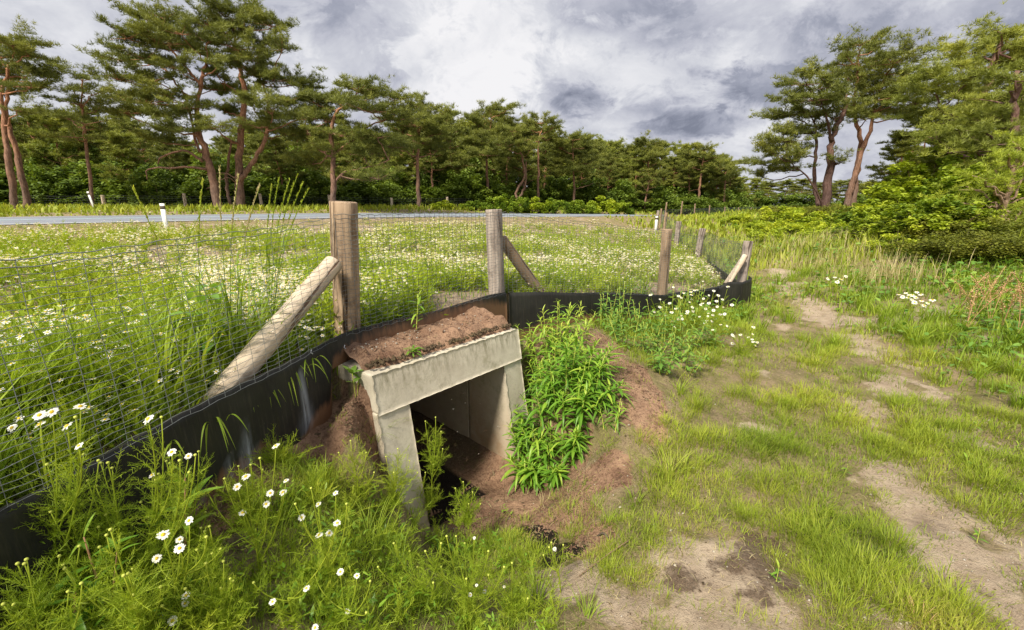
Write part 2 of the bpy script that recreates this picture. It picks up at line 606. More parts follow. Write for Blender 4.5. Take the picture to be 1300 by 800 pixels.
# concrete
m, t = mat('concrete'); k = N(t)
tcn = k.n('ShaderNodeTexCoord'); o = tcn.outputs['Object']
a = k.noise(4, 6, .65, o); b2 = k.noise(45, 5, .7, o); st = k.noise(22, 6, .7, o, .3, sc=(1, 1, .16))
c = k.mix(k.ramp(a, [(.3, 0.), (.7, 1.)]), (.50, .45, .355), (.68, .62, .50))
c = k.mix(k.ramp(b2, [(.62, 0.), (.74, .5)]), c, (.25, .22, .17))
c = k.mix(k.m('MULTIPLY', k.ramp(st, [(.44, 0.), (.66, 1.)]), k.attr('topstain')), c, (.13, .12, .055))
c = k.mix(k.m('MULTIPLY', k.m('ADD', .5, k.ramp(a, [(.35, 0.), (.6, .6)]), True), k.attr('stain')), c, (.30, .19, .105))
vor = k.n('ShaderNodeTexVoronoi'); vor.inputs['Scale'].default_value = 60; k.l(o, vor.inputs['Vector'])
pits = k.ramp(vor.outputs['Distance'], [(.10, 0.), (.22, 1.)])
c = k.mix(k.ramp(vor.outputs['Distance'], [(.06, .8), (.12, 0.)]), c, (.16, .13, .10))
c = k.mix(k.ramp(k.noise(7, 7, .75, o), [(.52, 0.), (.68, .65)]), c, (.28, .25, .16))
c = k.mix(k.ramp(k.noise(2.2, 6, .7, o), [(.50, 0.), (.66, .4)]), c, (.36, .30, .22))
k.out(k.bsdf(c, .85, .25, k.m('ADD', k.m('MULTIPLY', b2, .7), k.m('MULTIPLY', pits, .3)), .5, .006)); M['concrete'] = m

# ground
m, t = mat('ground'); k = N(t)
g = k.n('ShaderNodeNewGeometry'); o = g.outputs['Position']
nb = k.noise(.9, 6, .6, o); nm = k.noise(7, 6, .65, o); nf = k.noise(60, 4, .7, o); nff = k.noise(220, 3, .7, o)
sand = k.mix(k.ramp(nm, [(.3, 0.), (.7, 1.)]), (.38, .285, .20), (.58, .47, .345))
sand = k.mix(k.ramp(nf, [(.56, 0.), (.70, .75)]), sand, (.15, .10, .07))
sand = k.mix(k.ramp(k.noise(3.3, 7, .7, o), [(.56, 0.), (.72, .6)]), sand, (.13, .10, .075))
red = k.mix(k.ramp(nm, [(.28, 0.), (.66, 1.)]), (.20, .11, .07), (.47, .30, .195))
red = k.mix(k.ramp(k.noise(2.6, 5, .65, o), [(.50, 0.), (.66, .8)]), red, (.50, .31, .20))
red = k.mix(k.ramp(k.noise(18, 6, .75, o), [(.52, 0.), (.64, .7)]), red, (.11, .06, .04))
red = k.mix(k.ramp(nf, [(.52, 0.), (.68, .8)]), red, (.11, .055, .035))
red = k.mix(k.ramp(nff, [(.60, 0.), (.72, .5)]), red, (.55, .36, .24))
green = k.mix(k.ramp(nm, [(.3, 0.), (.7, 1.)]), (.13, .125, .04), (.30, .27, .10))
green = k.mix(k.ramp(k.noise(5.0, 6, .7, o), [(.38, 0.), (.58, .95)]), green, (.36, .27, .17))
green = k.mix(k.ramp(nf, [(.48, 0.), (.66, .85)]), green, (.20, .15, .09))
litter = k.mix(k.ramp(nff, [(.4, 0.), (.65, 1.)]), (.05, .035, .025), (.19, .12, .075))
brk = k.m('SUBTRACT', k.m('ADD', k.m('MULTIPLY', k.noise(11, 6, .7, o), .7), k.m('MULTIPLY', nf, .5)), .6)
def edge(nm_, amt=1.5, a=.30, z_=.68, top=1.0):
    return k.ramp(k.m('ADD', k.attr(nm_), k.m('MULTIPLY', brk, amt)), [(a, 0.), (z_, top)])
c = k.mix(edge('m_sand', 2.2), green, sand)
c = k.mix(edge('m_litter', 2.6, .30, .95, .8), c, litter)
c = k.mix(edge('m_red'), c, red)
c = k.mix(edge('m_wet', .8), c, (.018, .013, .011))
rg = k.n('ShaderNodeMix', data_type='FLOAT')
k.set(rg.inputs[0], k.attr('m_wet')); rg.inputs[2].default_value = .95; rg.inputs[3].default_value = .5
k.out(k.bsdf(c, rg.outputs[0], .2, k.m('ADD', k.m('MULTIPLY', nm, 1.0), k.m('ADD', k.m('MULTIPLY', nf, .45), k.m('MULTIPLY', nff, .3))), 1.0, .045)); M['ground'] = m

m, t = mat('asphalt'); k = N(t)
g = k.n('ShaderNodeNewGeometry'); o = g.outputs['Position']
c = k.mix(k.ramp(k.noise(1.5, 5, .6, o), [(.3, 0.), (.7, 1.)]), (.19, .21, .25), (.27, .29, .33))
c = k.mix(k.ramp(k.noise(60, 2, .7, o), [(.5, 0.), (.75, .5)]), c, (.28, .28, .29))
k.out(k.bsdf(c, .6, .4)); M['asphalt'] = m


# ------------------------------------------------------------------ mesh builder
class MB:
    def __init__(s):
        s.v, s.f, s.mi, s.a, s.nv = [], [], [], {}, 0
        s.mats = []

    def slot(s, name):
        if name not in s.mats:
            s.mats.append(name)
        return s.mats.index(name)

    def add(s, V, F, mname, rnd=None, **attrs):
        """V (n,3), F (m,k) index array, rnd scalar or (n,)"""
        V = np.asarray(V, float).reshape(-1, 3)
        n = len(V)
        for Fk in (F if isinstance(F, list) else [F]):
            Fk = np.asarray(Fk, np.int64)
            if Fk.size == 0:
                continue
            s.f.append(Fk + s.nv)
            s.mi.append(np.full(len(Fk), s.slot(mname), np.int32))
        s.v.append(V)
        if rnd is None:
            rnd = random.random()
        attrs['rnd'] = rnd
        for kx, val in attrs.items():
            s.a.setdefault(kx, []).append((s.nv, n, val))
        s.nv += n

    def mesh(s, name, smooth=False):
        V = np.concatenate(s.v)
        me = bpy.data.meshes.new(name)
        me.vertices.add(len(V))
        me.vertices.foreach_set('co', V.ravel())
        loops = np.concatenate([f.ravel() for f in s.f])
        tot = np.concatenate([np.full(len(f), f.shape[1], np.int32) for f in s.f])
        st = np.concatenate([[0], np.cumsum(tot)[:-1]]).astype(np.int32)
        me.loops.add(len(loops))
        me.loops.foreach_set('vertex_index', loops.astype(np.int32))
        me.polygons.add(len(tot))
        me.polygons.foreach_set('loop_start', st)
        me.polygons.foreach_set('loop_total', tot)
        me.polygons.foreach_set('material_index', np.concatenate(s.mi))
        if smooth:
            me.polygons.foreach_set('use_smooth', np.ones(len(tot), bool))
        for kx, lst in s.a.items():
            arr = np.zeros(len(V), np.float32)
            for st0, n, val in lst:
                arr[st0:st0 + n] = val
            at_ = me.attributes.new(kx, 'FLOAT', 'POINT')
            at_.data.foreach_set('value', arr)
        for mn in s.mats:
            me.materials.append(M[mn])
        me.update(calc_edges=True)
        return me

    def build(s, name, parent=None, smooth=False, loc=None):
        o = bpy.data.objects.new(name, s.mesh(name, smooth))
        COL.objects.link(o)
        if parent:
            o.parent = parent
        if loc is not None:
            o.location = loc
        return o


def tag(o, label=None, cat=None, group=None, kind=None):
    if label:
        o['label'] = label
    if cat:
        o['category'] = cat
    if group:
        o['group'] = group
    if kind:
        o['kind'] = kind
    return o


def empty(name, loc=(0, 0, 0), rz=0.0):
    o = bpy.data.objects.new(name, None)
    o.location = loc
    o.rotation_euler = (0, 0, rz)
    o.empty_display_size = .1
    COL.objects.link(o)
    return o


def copy_tree(o, parent=None):
    c = o.copy()
    COL.objects.link(c)
    c.parent = parent
    for ch in [x for x in o.children]:
        copy_tree(ch, c)
    return c


def tube_arrays(P, rad, sides=6, cap=True):
    P = np.asarray(P, float)
    n = len(P)
    rad = np.broadcast_to(np.asarray(rad, float), (n,))
    T = np.gradient(P, axis=0)
    T /= np.linalg.norm(T, axis=1)[:, None] + 1e-12
    ref = np.array([0, 0, 1.0]) if abs(T[0][2]) < .9 else np.array([1.0, 0, 0])
    V = []
    a = np.arange(sides) * 2 * math.pi / sides
    u = np.cross(T[0], ref)
    u /= np.linalg.norm(u)
    for i in range(n):
        u = u - T[i] * u.dot(T[i])
        u /= np.linalg.norm(u) + 1e-12
        vv = np.cross(T[i], u)
        V.append(P[i] + rad[i] * (np.cos(a)[:, None] * u + np.sin(a)[:, None] * vv))
    V = np.concatenate(V)
    i, j = np.meshgrid(np.arange(n - 1), np.arange(sides), indexing='ij')
    j2 = (j + 1) % sides
    F = np.stack([i * sides + j, i * sides + j2, (i + 1) * sides + j2, (i + 1) * sides + j], -1).reshape(-1, 4)
    Fs = [F]
    if cap:
        V = np.vstack([V, P[0], P[-1]])
        b = n * sides
        jj = np.arange(sides)
        Fs.append(np.stack([np.full(sides, b), (jj + 1) % sides, jj], -1))
        Fs.append(np.stack([np.full(sides, b + 1), (n - 1) * sides + jj, (n - 1) * sides + (jj + 1) % sides], -1))
    return V, Fs


def bez(p0, p1, p2, n=6):
    t = np.linspace(0, 1, n)[:, None]
    p0, p1, p2 = (np.asarray(p, float) for p in (p0, p1, p2))
    return (1 - t) ** 2 * p0 + 2 * t * (1 - t) * p1 + t * t * p2


def catmull(P, n=4):
    P = np.asarray(P, float)
    Q = np.vstack([2 * P[0] - P[1], P, 2 * P[-1] - P[-2]])
    o = []
    for i in range(1, len(Q) - 2):
        for k_ in range(n):
            t = k_ / n
            a, b, c, d = Q[i - 1], Q[i], Q[i + 1], Q[i + 2]
            o.append(.5 * ((2 * b) + (-a + c) * t + (2 * a - 5 * b + 4 * c - d) * t * t + (-a + 3 * b - 3 * c + d) * t ** 3))
    o.append(Q[-2])
    return np.array(o)


def blades(mb, mname, base, h, wd, az, bend, rnd, levels=4, twist=0.0):
    """vectorised grass blades; all arguments arrays of length n"""
    n = len(h)
    if n == 0:
        return
    base = np.asarray(base, float)
    d = np.stack([np.cos(az), np.sin(az), np.zeros(n)], -1)
    s = np.stack([-np.sin(az + twist), np.cos(az + twist), np.zeros(n)], -1)
    V = []
    ts = np.linspace(0, 1, levels)
    for t_ in ts:
        c = base + d * (bend * h * t_ ** 1.8)[:, None]
        c[:, 2] = base[:, 2] + h * (t_ - .35 * bend * t_ ** 3)
        wk = wd * (1 - t_ ** 1.6) * (0.75 + .6 * t_)
        if t_ < 1:
            V.append(c - s * wk[:, None] / 2)
            V.append(c + s * wk[:, None] / 2)
        else:
            V.append(c)
    per = 2 * (levels - 1) + 1
    V = np.stack(V, 1).reshape(-1, 3)
    b = np.arange(n)[:, None] * per
    F4 = np.concatenate([b + np.array([[2 * i, 2 * i + 1, 2 * i + 3, 2 * i + 2]]) for i in range(levels - 2)]) if levels > 2 else np.zeros((0, 4), int)
    i = 2 * (levels - 2)
    F3 = b + np.array([[i, i + 1, i + 2]])
    mb.add(V, [F4, F3], mname, np.repeat(rnd, per))


def stamp(mb, mname, tv, tf, pos, scale, rz, rnd, tilt=None, trnd=None):
    """copies of a template (tv, [tf]) at many places merged into one mesh; rotation about z then an optional tilt direction"""
    n = len(pos)
    if n == 0:
        return
    tv = np.asarray(tv, float)
    c, s = np.cos(rz), np.sin(rz)
    x = tv[None, :, 0] * c[:, None] - tv[None, :, 1] * s[:, None]
    y = tv[None, :, 0] * s[:, None] + tv[None, :, 1] * c[:, None]
    z = np.broadcast_to(tv[None, :, 2], x.shape).copy()
    if tilt is not None:   # tilt (n,2): shear-like rotation toward a direction
        ta, tb = tilt[:, 0], tilt[:, 1]   # angle, azimuth
        dx, dy = np.cos(tb)[:, None], np.sin(tb)[:, None]
        along = x * dx + y * dy
        px_, py_ = x - along * dx, y - along * dy
        ca, sa = np.cos(ta)[:, None], np.sin(ta)[:, None]
        al2 = along * ca + z * sa
        z = z * ca - along * sa
        x, y = px_ + al2 * dx, py_ + al2 * dy
    V = np.stack([x, y, z], -1) * np.asarray(scale)[:, None, None] + np.asarray(pos)[:, None, :]
    m_ = len(tv)
    off = (np.arange(n) * m_)[:, None, None]
    Fs = [(np.asarray(f)[None] + off).reshape(-1, np.asarray(f).shape[1]) for f in tf]
    r = np.repeat(rnd, m_)
    if trnd is not None:
        r = np.clip(r + np.tile(trnd, n), 0, 1)
    mb.add(V.reshape(-1, 3), Fs, mname, r)


def inview(x, y, z, mx=130, my=110):
    px, py, dep = project(x, y, z)
    return (dep > .25) & (px > -mx) & (px < 1300 + mx) & (py < 800 + my)


# ------------------------------------------------------------------ ground sheet
NG = 700
kx_, ss_ = 6.0, 1.15
gx = ss_ * np.sinh(kx_ * np.linspace(-1, 1, NG))
gy = 2.4 + 1.3 * np.sinh(kx_ * np.linspace(-.82, 1, NG))
GX, GY = np.meshgrid(gx, gy, indexing='xy')
GZ = zg(GX, GY)


def gauss(x, y, pts):
    r = np.zeros(np.shape(x))
    for (a, b, rad) in pts:
        r = np.maximum(r, np.exp(-((x - a) ** 2 + (y - b) ** 2) / rad ** 2))
    return r


def gp(px, py):
    p = ground_at(px, py)
    return p.x, p.y


REDP = [(*gp(px, py), r) for px, py, r in [(790, 475, .30), (810, 510, .28), (720, 430, .35), (760, 445, .3), (760, 610, .22), (700, 620, .35), (650, 650, .35), (720, 650, .25),
                                           (430, 540, .25), (400, 570, .2), (460, 520, .2), (270, 650, .18), (320, 610, .15), (750, 690, .18), (600, 660, .3), (830, 550, .16)]]
for u, dp, r in [(.3, .25, .3), (.7, .3, .35), (1.1, .3, .35), (.7, -.3, .5), (.2, .6, .3), (-.2, .2, .25)]:
    q = cul(u, dp, 0)
    REDP.append((q.x, q.y, r))
PATH = np.array([gp(*p) for p in [(1290, 775), (1185, 690), (1130, 600), (1105, 545), (1135, 470), (1080, 420), (1010, 375), (985, 335)]])
PATH2 = np.array([gp(*p) for p in [(1150, 640), (1250, 720), (1340, 720)]])
BARE = [(*gp(px, py), r) for px, py, r in [(800, 760, .25), (900, 770, .28), (730, 740, .2), (860, 700, .15), (1085, 520, .3), (1180, 660, .22), (1240, 715, .2), (960, 545, .15), (1180, 400, .5)]]
WETP = [(*gp(px, py), r) for px, py, r in [(690, 690, .13), (712, 706, .14), (675, 680, .10), (660, 675, .08), (735, 700, .06), (580, 640, .16)]]
LITP = [(*gp(px, py), r) for px, py, r in [(970, 690, .16), (1010, 590, .12), (980, 740, .2), (480, 720, .2), (450, 690, .2), (1070, 560, .1), (850, 740, .15), (300, 680, .2)]]


def masks(x, y):
    d, s, _ = polyd(x, y, FL)
    field = (s > 0) & (d > .05)
    n1_ = fbm(x, y, 1.6, 4, 31)
    n2_ = fbm(x, y, 5.0, 4, 37)
    red = gauss(x, y, REDP)
    red = sstep(.34, .66, red + (n2_ - .5) * .8 + (n1_ - .5) * .3) * ~field
    pd = np.minimum(polyd(x, y, PATH)[0], polyd(x, y, PATH2)[0])
    near = np.hypot(x, y) < 22
    path = np.exp(-(pd / (.26 + .25 * (fbm(x, y, .9, 2, 33) - .4))) ** 2) * near * np.clip(.55 + 1.1 * (fbm(x, y, 1.3, 3, 35) - .3), 0, 1)
    sand = np.maximum(path * .95, gauss(x, y, BARE) * .85)
    n3_ = fbm(x, y, 13.0, 3, 39)
    sand = sstep(.34, .74, sand * .85 + (n1_ - .5) * 1.0 + (n2_ - .5) * .9 + (n3_ - .5) * .5 + .17) * ~field
    fsand = sstep(.62, .74, fbm(x, y, .8, 4, 51) + .12 * np.exp(-((x - 1.0) ** 2 + (y - 9) ** 2) / 9)) * field
    wet = sstep(.45, .7, gauss(x, y, WETP) + (n2_ - .5) * .5) * ~field
    lit = sstep(.55, .85, gauss(x, y, LITP) * .8 + (n2_ - .5) * 1.5 + (n1_ - .5) * .5) * ~field
    return red, sand, fsand, wet, lit, field


MR, MS, MF, MW, ML, FIELD = masks(GX, GY)
u_, d_ = cul_uv(GX, GY)
topv = (u_ > -.05) & (u_ < CL + .05) & (d_ > -.02)
infront = (d_ <= -.02)
idx = np.arange(NG * NG).reshape(NG, NG)
F = np.stack([idx[:-1, :-1], idx[:-1, 1:], idx[1:, 1:], idx[1:, :-1]], -1).reshape(-1, 4)
uc = u_.ravel()[F].mean(1); dc = d_.ravel()[F]
zr = GZ.ravel()[F]
kill = (uc > 0.02) & (uc < CL - .02) & (dc.max(1) > -.03) & (dc.min(1) < .12) & ((zr.max(1) - zr.min(1)) > .08)
F = F[~kill]
mb = MB()
mb.add(np.stack([GX, GY, GZ], -1).reshape(-1, 3), F, 'ground', 0.0, m_red=MR.ravel(), m_sand=np.maximum(MS, MF * .8).ravel(), m_wet=MW.ravel(), m_litter=np.maximum(ML, MF * .6).ravel())
tag(mb.build('ground', smooth=True), kind='structure')

# ------------------------------------------------------------------ road
def strip(name, off0, off1, lift, mname, parent=None, dash=None):
    P = catmull(ROAD, 14)
    Z = np.interp(np.linspace(0, len(ROAD) - 1, len(P)), np.arange(len(ROADZ)), ROADZ)
    T = np.gradient(P, axis=0); T /= np.linalg.norm(T, axis=1)[:, None]
    Nn = np.stack([-T[:, 1], T[:, 0]], -1)
    A, B = P + Nn * off0, P + Nn * off1
    V = np.concatenate([np.column_stack([A, Z + lift]), np.column_stack([B, Z + lift])])
    n = len(P)
    i = np.arange(n - 1)
    mb = MB()
    mb.add(V, np.stack([i, i + n, i + n + 1, i + 1], -1)[:, ::-1], mname)
    return mb.build(name, parent)


road = tag(strip('road', -RW, RW, .004, 'asphalt'), kind='structure')
for a, b, mn in [(-RW + .15, -RW + .38, 'paint'), (RW - .38, RW - .15, 'paint'), (-.12, .22, 'cyanpaint')]:
    tag(strip('road_marking', a, b, .009, mn), kind='structure')

# ------------------------------------------------------------------ culvert
def quadgrid(mb, A, B, C, D, nu, nv, mname, **attrs):
    """A-B-C-D corners; A->B is u, A->D is v; attrs may be callables of (u, v)"""
    u, v = np.meshgrid(np.linspace(0, 1, nu + 1), np.linspace(0, 1, nv + 1), indexing='xy')
    A, B, C, D = (np.array(p) for p in (A, B, C, D))
    P = (A * ((1 - u) * (1 - v))[..., None] + B * (u * (1 - v))[..., None] + C * (u * v)[..., None] + D * ((1 - u) * v)[..., None])
    ix = np.arange((nu + 1) * (nv + 1)).reshape(nv + 1, nu + 1)
    Fq = np.stack([ix[:-1, :-1], ix[:-1, 1:], ix[1:, 1:], ix[1:, :-1]], -1).reshape(-1, 4)
    at_ = {kk: (vv(u, v).ravel() if callable(vv) else vv) for kk, vv in attrs.items()}
    mb.add(P.reshape(-1, 3), Fq, mname, 0.5, **at_)


def prism(mb, prof, d0, d1, mname, stain=None, topstain=0.0):
    """closed block: (u,z) outline with its front on the leaning face, between tunnel depths d0 (front) and d1 (back)"""
    n = len(prof)
    def P(u, z, dep, front):
        lean = -(SLAB_Z - z) * BATTER if front else 0
        return cul(u, dep + lean, z)
    Vf = [P(u, z, d0, True) for u, z in prof]
    Vb = [P(u, z, d1, False) for u, z in prof]
    assert n == 4
    NU = 56 if abs(prof[1][0] - prof[0][0]) > .5 else 12
    NV = 12 if abs(prof[1][0] - prof[0][0]) > .5 else 50
    ND = 14
    for i in range(n):
        j = (i + 1) % n
        quadgrid(mb, Vf[i], Vf[j], Vb[j], Vb[i], NU if i % 2 == 0 else NV, ND, mname,
                 stain=(lambda u, v, a=Vf[i], b_=Vf[j]: np.clip(.95 - ((a.z * (1 - u) + b_.z * u) + .56) * 1.0 + .25 * v, 0, 1)), topstain=0.0)
    quadgrid(mb, Vf[0], Vf[1], Vf[2], Vf[3], NU, NV, mname, stain=lambda u, v, a=Vf[0], b_=Vf[2]: np.clip(.75 - ((a.z * (1 - v) + b_.z * v) + .50) * 2.2, 0, 1), topstain=topstain)
    quadgrid(mb, Vb[0], Vb[1], Vb[2], Vb[3], NU, NV, mname, stain=0.0, topstain=0.0)


WT = .23
root = tag(empty('culvert', cul(CL / 2, 0, FLOOR_Z)), 'square concrete wildlife culvert opening set into the bank under the black board', 'culvert')
inv = Matrix.Translation(-root.location)


def finish(mb, name, parent=root, bevel=.005):
    o = mb.build(name)
    nv_ = len(o.data.vertices)
    co = np.empty(nv_ * 3); o.data.vertices.foreach_get('co', co); co = co.reshape(-1, 3)
    if bevel:
        q_ = np.round(co, 4)
        for ax in range(3):
            p_, r_ = (ax + 1) % 3, (ax + 2) % 3
            co[:, ax] += (fbm(q_[:, p_] + q_[:, ax] * .37, q_[:, r_] - q_[:, ax] * .29, 9, 3, 300 + ax) - .5) * .002 + (fbm(q_[:, p_] + q_[:, ax] * .6, q_[:, r_] + q_[:, ax] * .43, 45, 2, 310 + ax) - .5) * .0008
        o.data.vertices.foreach_set('co', co.ravel())
    o.data.transform(inv)
    o.parent = parent
    if bevel:
        md = o.modifiers.new('weld', 'WELD'); md.merge_threshold = .0005
        bv = o.modifiers.new('bevel', 'BEVEL'); bv.width = bevel; bv.segments = 1; bv.use_clamp_overlap = False; bv.limit_method = 'ANGLE'; bv.angle_limit = R(40)
    return o


mb = MB()   # lintel: slightly proud block, top runs back under the soil
prism(mb, [(0, BEAM_Z), (CL, BEAM_Z), (CL, SLAB_Z), (0, SLAB_Z)], -.012, .42, 'concrete', topstain=lambda u, v: np.clip(v * 1.6 - .5, 0, 1))
finish(mb, 'lintel')
low = lambda u, v: np.clip(1.0 - 1.6 * (1 - np.abs(0.0 - v)) * 0 - v * 0, 0, 1) * 0
mb = MB()
prism(mb, [(0.0, -.95), (WT, -.95), (WT, BEAM_Z - .003), (0, BEAM_Z - .003)], 0, .40, 'concrete')
finish(mb, 'side_pillar')
mb = MB()
prism(mb, [(CL - WT + .02, -.95), (CL - .004, -.95), (CL - .004, BEAM_Z - .003), (CL - WT + .02, BEAM_Z - .003)], 0, .40, 'concrete')
finish(mb, 'side_pillar')


def tunnel_wall(u0, u1, name):
    mb = MB()
    a, b = (u0, u1)
    d0, d1 = .403, 5.0
    zt, zb = BEAM_Z + .05, -.95
    st = lambda u, v: np.clip(.9 - .75 * v + .35 * u, 0, 1)
    for uu in (a, b):
        quadgrid(mb, cul(uu, d0, zb), cul(uu, d1, zb), cul(uu, d1, zt), cul(uu, d0, zt), 20, 14, 'concrete', stain=st, topstain=0.0)
    quadgrid(mb, cul(a, d0, zb), cul(b, d0, zb), cul(b, d0, zt), cul(a, d0, zt), 2, 2, 'concrete', stain=0.3, topstain=0.0)
    finish(mb, name, bevel=0)


tunnel_wall(0.02, WT + .012, 'tunnel_wall')
tunnel_wall(CL - WT + .0175, CL - .02, 'tunnel_wall')
mb = MB()
for zz in (BEAM_Z + .004, SLAB_Z - .02):
    quadgrid(mb, cul(0, .423, zz), cul(CL, .423, zz), cul(CL, 5, zz), cul(0, 5, zz), 4, 10, 'concrete', stain=.4, topstain=0.0)
quadgrid(mb, cul(0, 5, -.95), cul(CL, 5, -.95), cul(CL, 5, SLAB_Z), cul(0, 5, SLAB_Z), 2, 2, 'concrete', stain=1.0, topstain=0.0)
finish(mb, 'tunnel_roof', bevel=0)
mb = MB()   # dirt floor inside
uu, dd = np.meshgrid(np.linspace(-.02, CL + .02, 30), np.linspace(-.25, 4.9, 80), indexing='xy')
Px = CO.x + CU.x * uu - CN.x * dd; Py = CO.y + CU.y * uu - CN.y * dd
d0_ = np.minimum(dd, -.05)
Tz = zg(CO.x + CU.x * uu - CN.x * d0_, CO.y + CU.y * uu - CN.y * d0_)
fk = sstep(-.05, .7, dd)
Pz = (Tz + .006 * sstep(-.25, -.1, dd) - .012 * sstep(-.1, -.25, dd)) * (1 - fk) + (FLOOR_Z + .10 * np.exp(-((uu - CL + WT) / .15) ** 2)) * fk + (fbm(Px, Py, 6, 3, 9) - .5) * .05 * fk
ix = np.arange(30 * 80).reshape(80, 30)
mb.add(np.stack([Px, Py, Pz], -1).reshape(-1, 3), np.stack([ix[:-1, :-1], ix[:-1, 1:], ix[1:, 1:], ix[1:, :-1]], -1).reshape(-1, 4), 'ground', 0.0,
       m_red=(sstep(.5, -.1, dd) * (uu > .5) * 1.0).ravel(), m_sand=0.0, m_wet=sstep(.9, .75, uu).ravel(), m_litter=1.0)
finish(mb, 'tunnel_floor', bevel=0)

# soil that lies on the lintel, lumpy edge
mb = MB()
uu, dd = np.meshgrid(np.linspace(.01, CL - .03, 110), np.linspace(.012, 1.0, 60), indexing='xy')
Px = CO.x + CU.x * uu - CN.x * dd; Py = CO.y + CU.y * uu - CN.y * dd
edge = .035 + .05 * fbm(uu * 1.0, uu * 0, 5, 3, 77) + .05 * sstep(.25, 0, uu)
hh = sstep(-.03, .09, dd - edge) * (.035 + .07 * fbm(Px, Py, 5, 3, 78)) + (.035 + .02 * fbm(Px, Py, 3, 2, 80)) * sstep(.12, .5, dd) + (fbm(Px, Py, 14, 4, 79) - .5) * .06 * sstep(.0, .1, dd - edge)
Pz = SLAB_Z - .012 + hh + .012 * sstep(-.01, .03, dd - edge)
dd2, ss2, _ = polyd(Px, Py, FL)
Pz = np.where((ss2 > 0), Pz - .3, Pz)
ix = np.arange(110 * 60).reshape(60, 110)
mb.add(np.stack([Px, Py, Pz], -1).reshape(-1, 3), np.stack([ix[:-1, :-1], ix[:-1, 1:], ix[1:, 1:], ix[1:, :-1]], -1).reshape(-1, 4), 'ground', 0.0, m_red=1.0, m_sand=0.0, m_wet=0.0,
       m_litter=(sstep(.12, .02, dd - edge) * .9).ravel())
tag(mb.build('soil_cover', smooth=True), kind='structure')


# ------------------------------------------------------------------ fences
def resample(PL, step):
    PL = np.asarray(PL, float)
    seg = np.linalg.norm(np.diff(PL[:, :2], axis=0), axis=1)
    cum = np.concatenate([[0], np.cumsum(seg)])
    s = np.arange(0, cum[-1] + 1e-6, step)
    return np.column_stack([np.interp(s, cum, PL[:, i]) for i in range(PL.shape[1])]), s


def soil_at(x, y):
    return zg(x, y)


def board_part(PL, parent, scuffs=(), step=.04, thick=.012, film=0):
    P, s = resample(PL, step)
    T = np.gradient(P[:, :2], axis=0); T /= np.linalg.norm(T, axis=1)[:, None]
    Nn = np.stack([-T[:, 1], T[:, 0]], -1)
    g = soil_at(P[:, 0] - Nn[:, 0] * .10, P[:, 1] - Nn[:, 1] * .10)
    u, dp = cul_uv(P[:, 0], P[:, 1])
    bot = np.minimum(g - .12, P[:, 2] - .1)
    bot = np.where((u > -.12) & (u < CL + .12) & (dp > 0), SLAB_Z + .002, bot)
    top = P[:, 2] + .006 * np.sin(s * 5.0) + .02 * (fbm(s, s * 0, 2, 4, 5) - .5)
    nv = 14
    n = len(P)
    mb = MB()
    v = np.linspace(0, 1, nv + 1)
    wob = (fbm(s, s * 0, 1.3, 3, 8) - .5) * .035 + (fbm(s, s * 0, 7, 3, 18) - .5) * .003
    G = []
    for side in (-1, 1):
        Z = bot[None] * (1 - v[:, None]) + top[None] * v[:, None]
        bul = .012 * np.sin(v * math.pi)[:, None] * np.ones(n)[None]
        X = P[None, :, 0] + Nn[None, :, 0] * (side * thick / 2 + wob - bul)
        Y = P[None, :, 1] + Nn[None, :, 1] * (side * thick / 2 + wob - bul)
        G.append(np.stack([X, Y, Z], -1))
    scu = np.zeros((nv + 1, n))
    Z = G[0][..., 2]
    for (sx, sw, z0, z1, a) in scuffs:
        kk = (Z - z0) / (z1 - z0)
        scu = np.maximum(scu, a * np.exp(-((s[None] - sx) / (sw * (1.15 - np.clip(kk, 0, 1)))) ** 2) * (kk > -.05) * (kk < 1) * np.clip(1.4 - kk, 0, 1))
    over = film * sstep(-.1, .3, u) * sstep(CL + .5, CL, u) * (dp > 0)
    soil = np.clip(1 - (Z - np.maximum(g, np.where(over > 0, SLAB_Z, -9))[None]) / (.13 + .12 * over[None]), 0, 1)
    hg = np.broadcast_to(v[:, None], Z.shape)
    ix = np.arange((nv + 1) * n).reshape(nv + 1, n)
    q = np.stack([ix[:-1, :-1], ix[:-1, 1:], ix[1:, 1:], ix[1:, :-1]], -1).reshape(-1, 4)
    tot = (nv + 1) * n
    j = np.arange(n - 1)
    cap = np.stack([ix[-1, :-1], ix[-1, 1:], ix[-1, 1:] + tot, ix[-1, :-1] + tot], -1)
    e0 = np.stack([ix[:-1, 0], ix[:-1, 0] + tot, ix[1:, 0] + tot, ix[1:, 0]], -1)
    e1 = np.stack([ix[:-1, -1], ix[:-1, -1] + tot, ix[1:, -1] + tot, ix[1:, -1]], -1)
    mb.add(np.concatenate([G[0].reshape(-1, 3), G[1].reshape(-1, 3)]), [q, (q + tot)[:, ::-1], cap, e0, e1[:, ::-1]], 'board', 0.5,
           hgt=np.tile(hg.ravel(), 2), soil=np.tile(soil.ravel(), 2), scuff=np.concatenate([scu.ravel(), scu.ravel()]))
    return mb.build('board', parent, smooth=False)


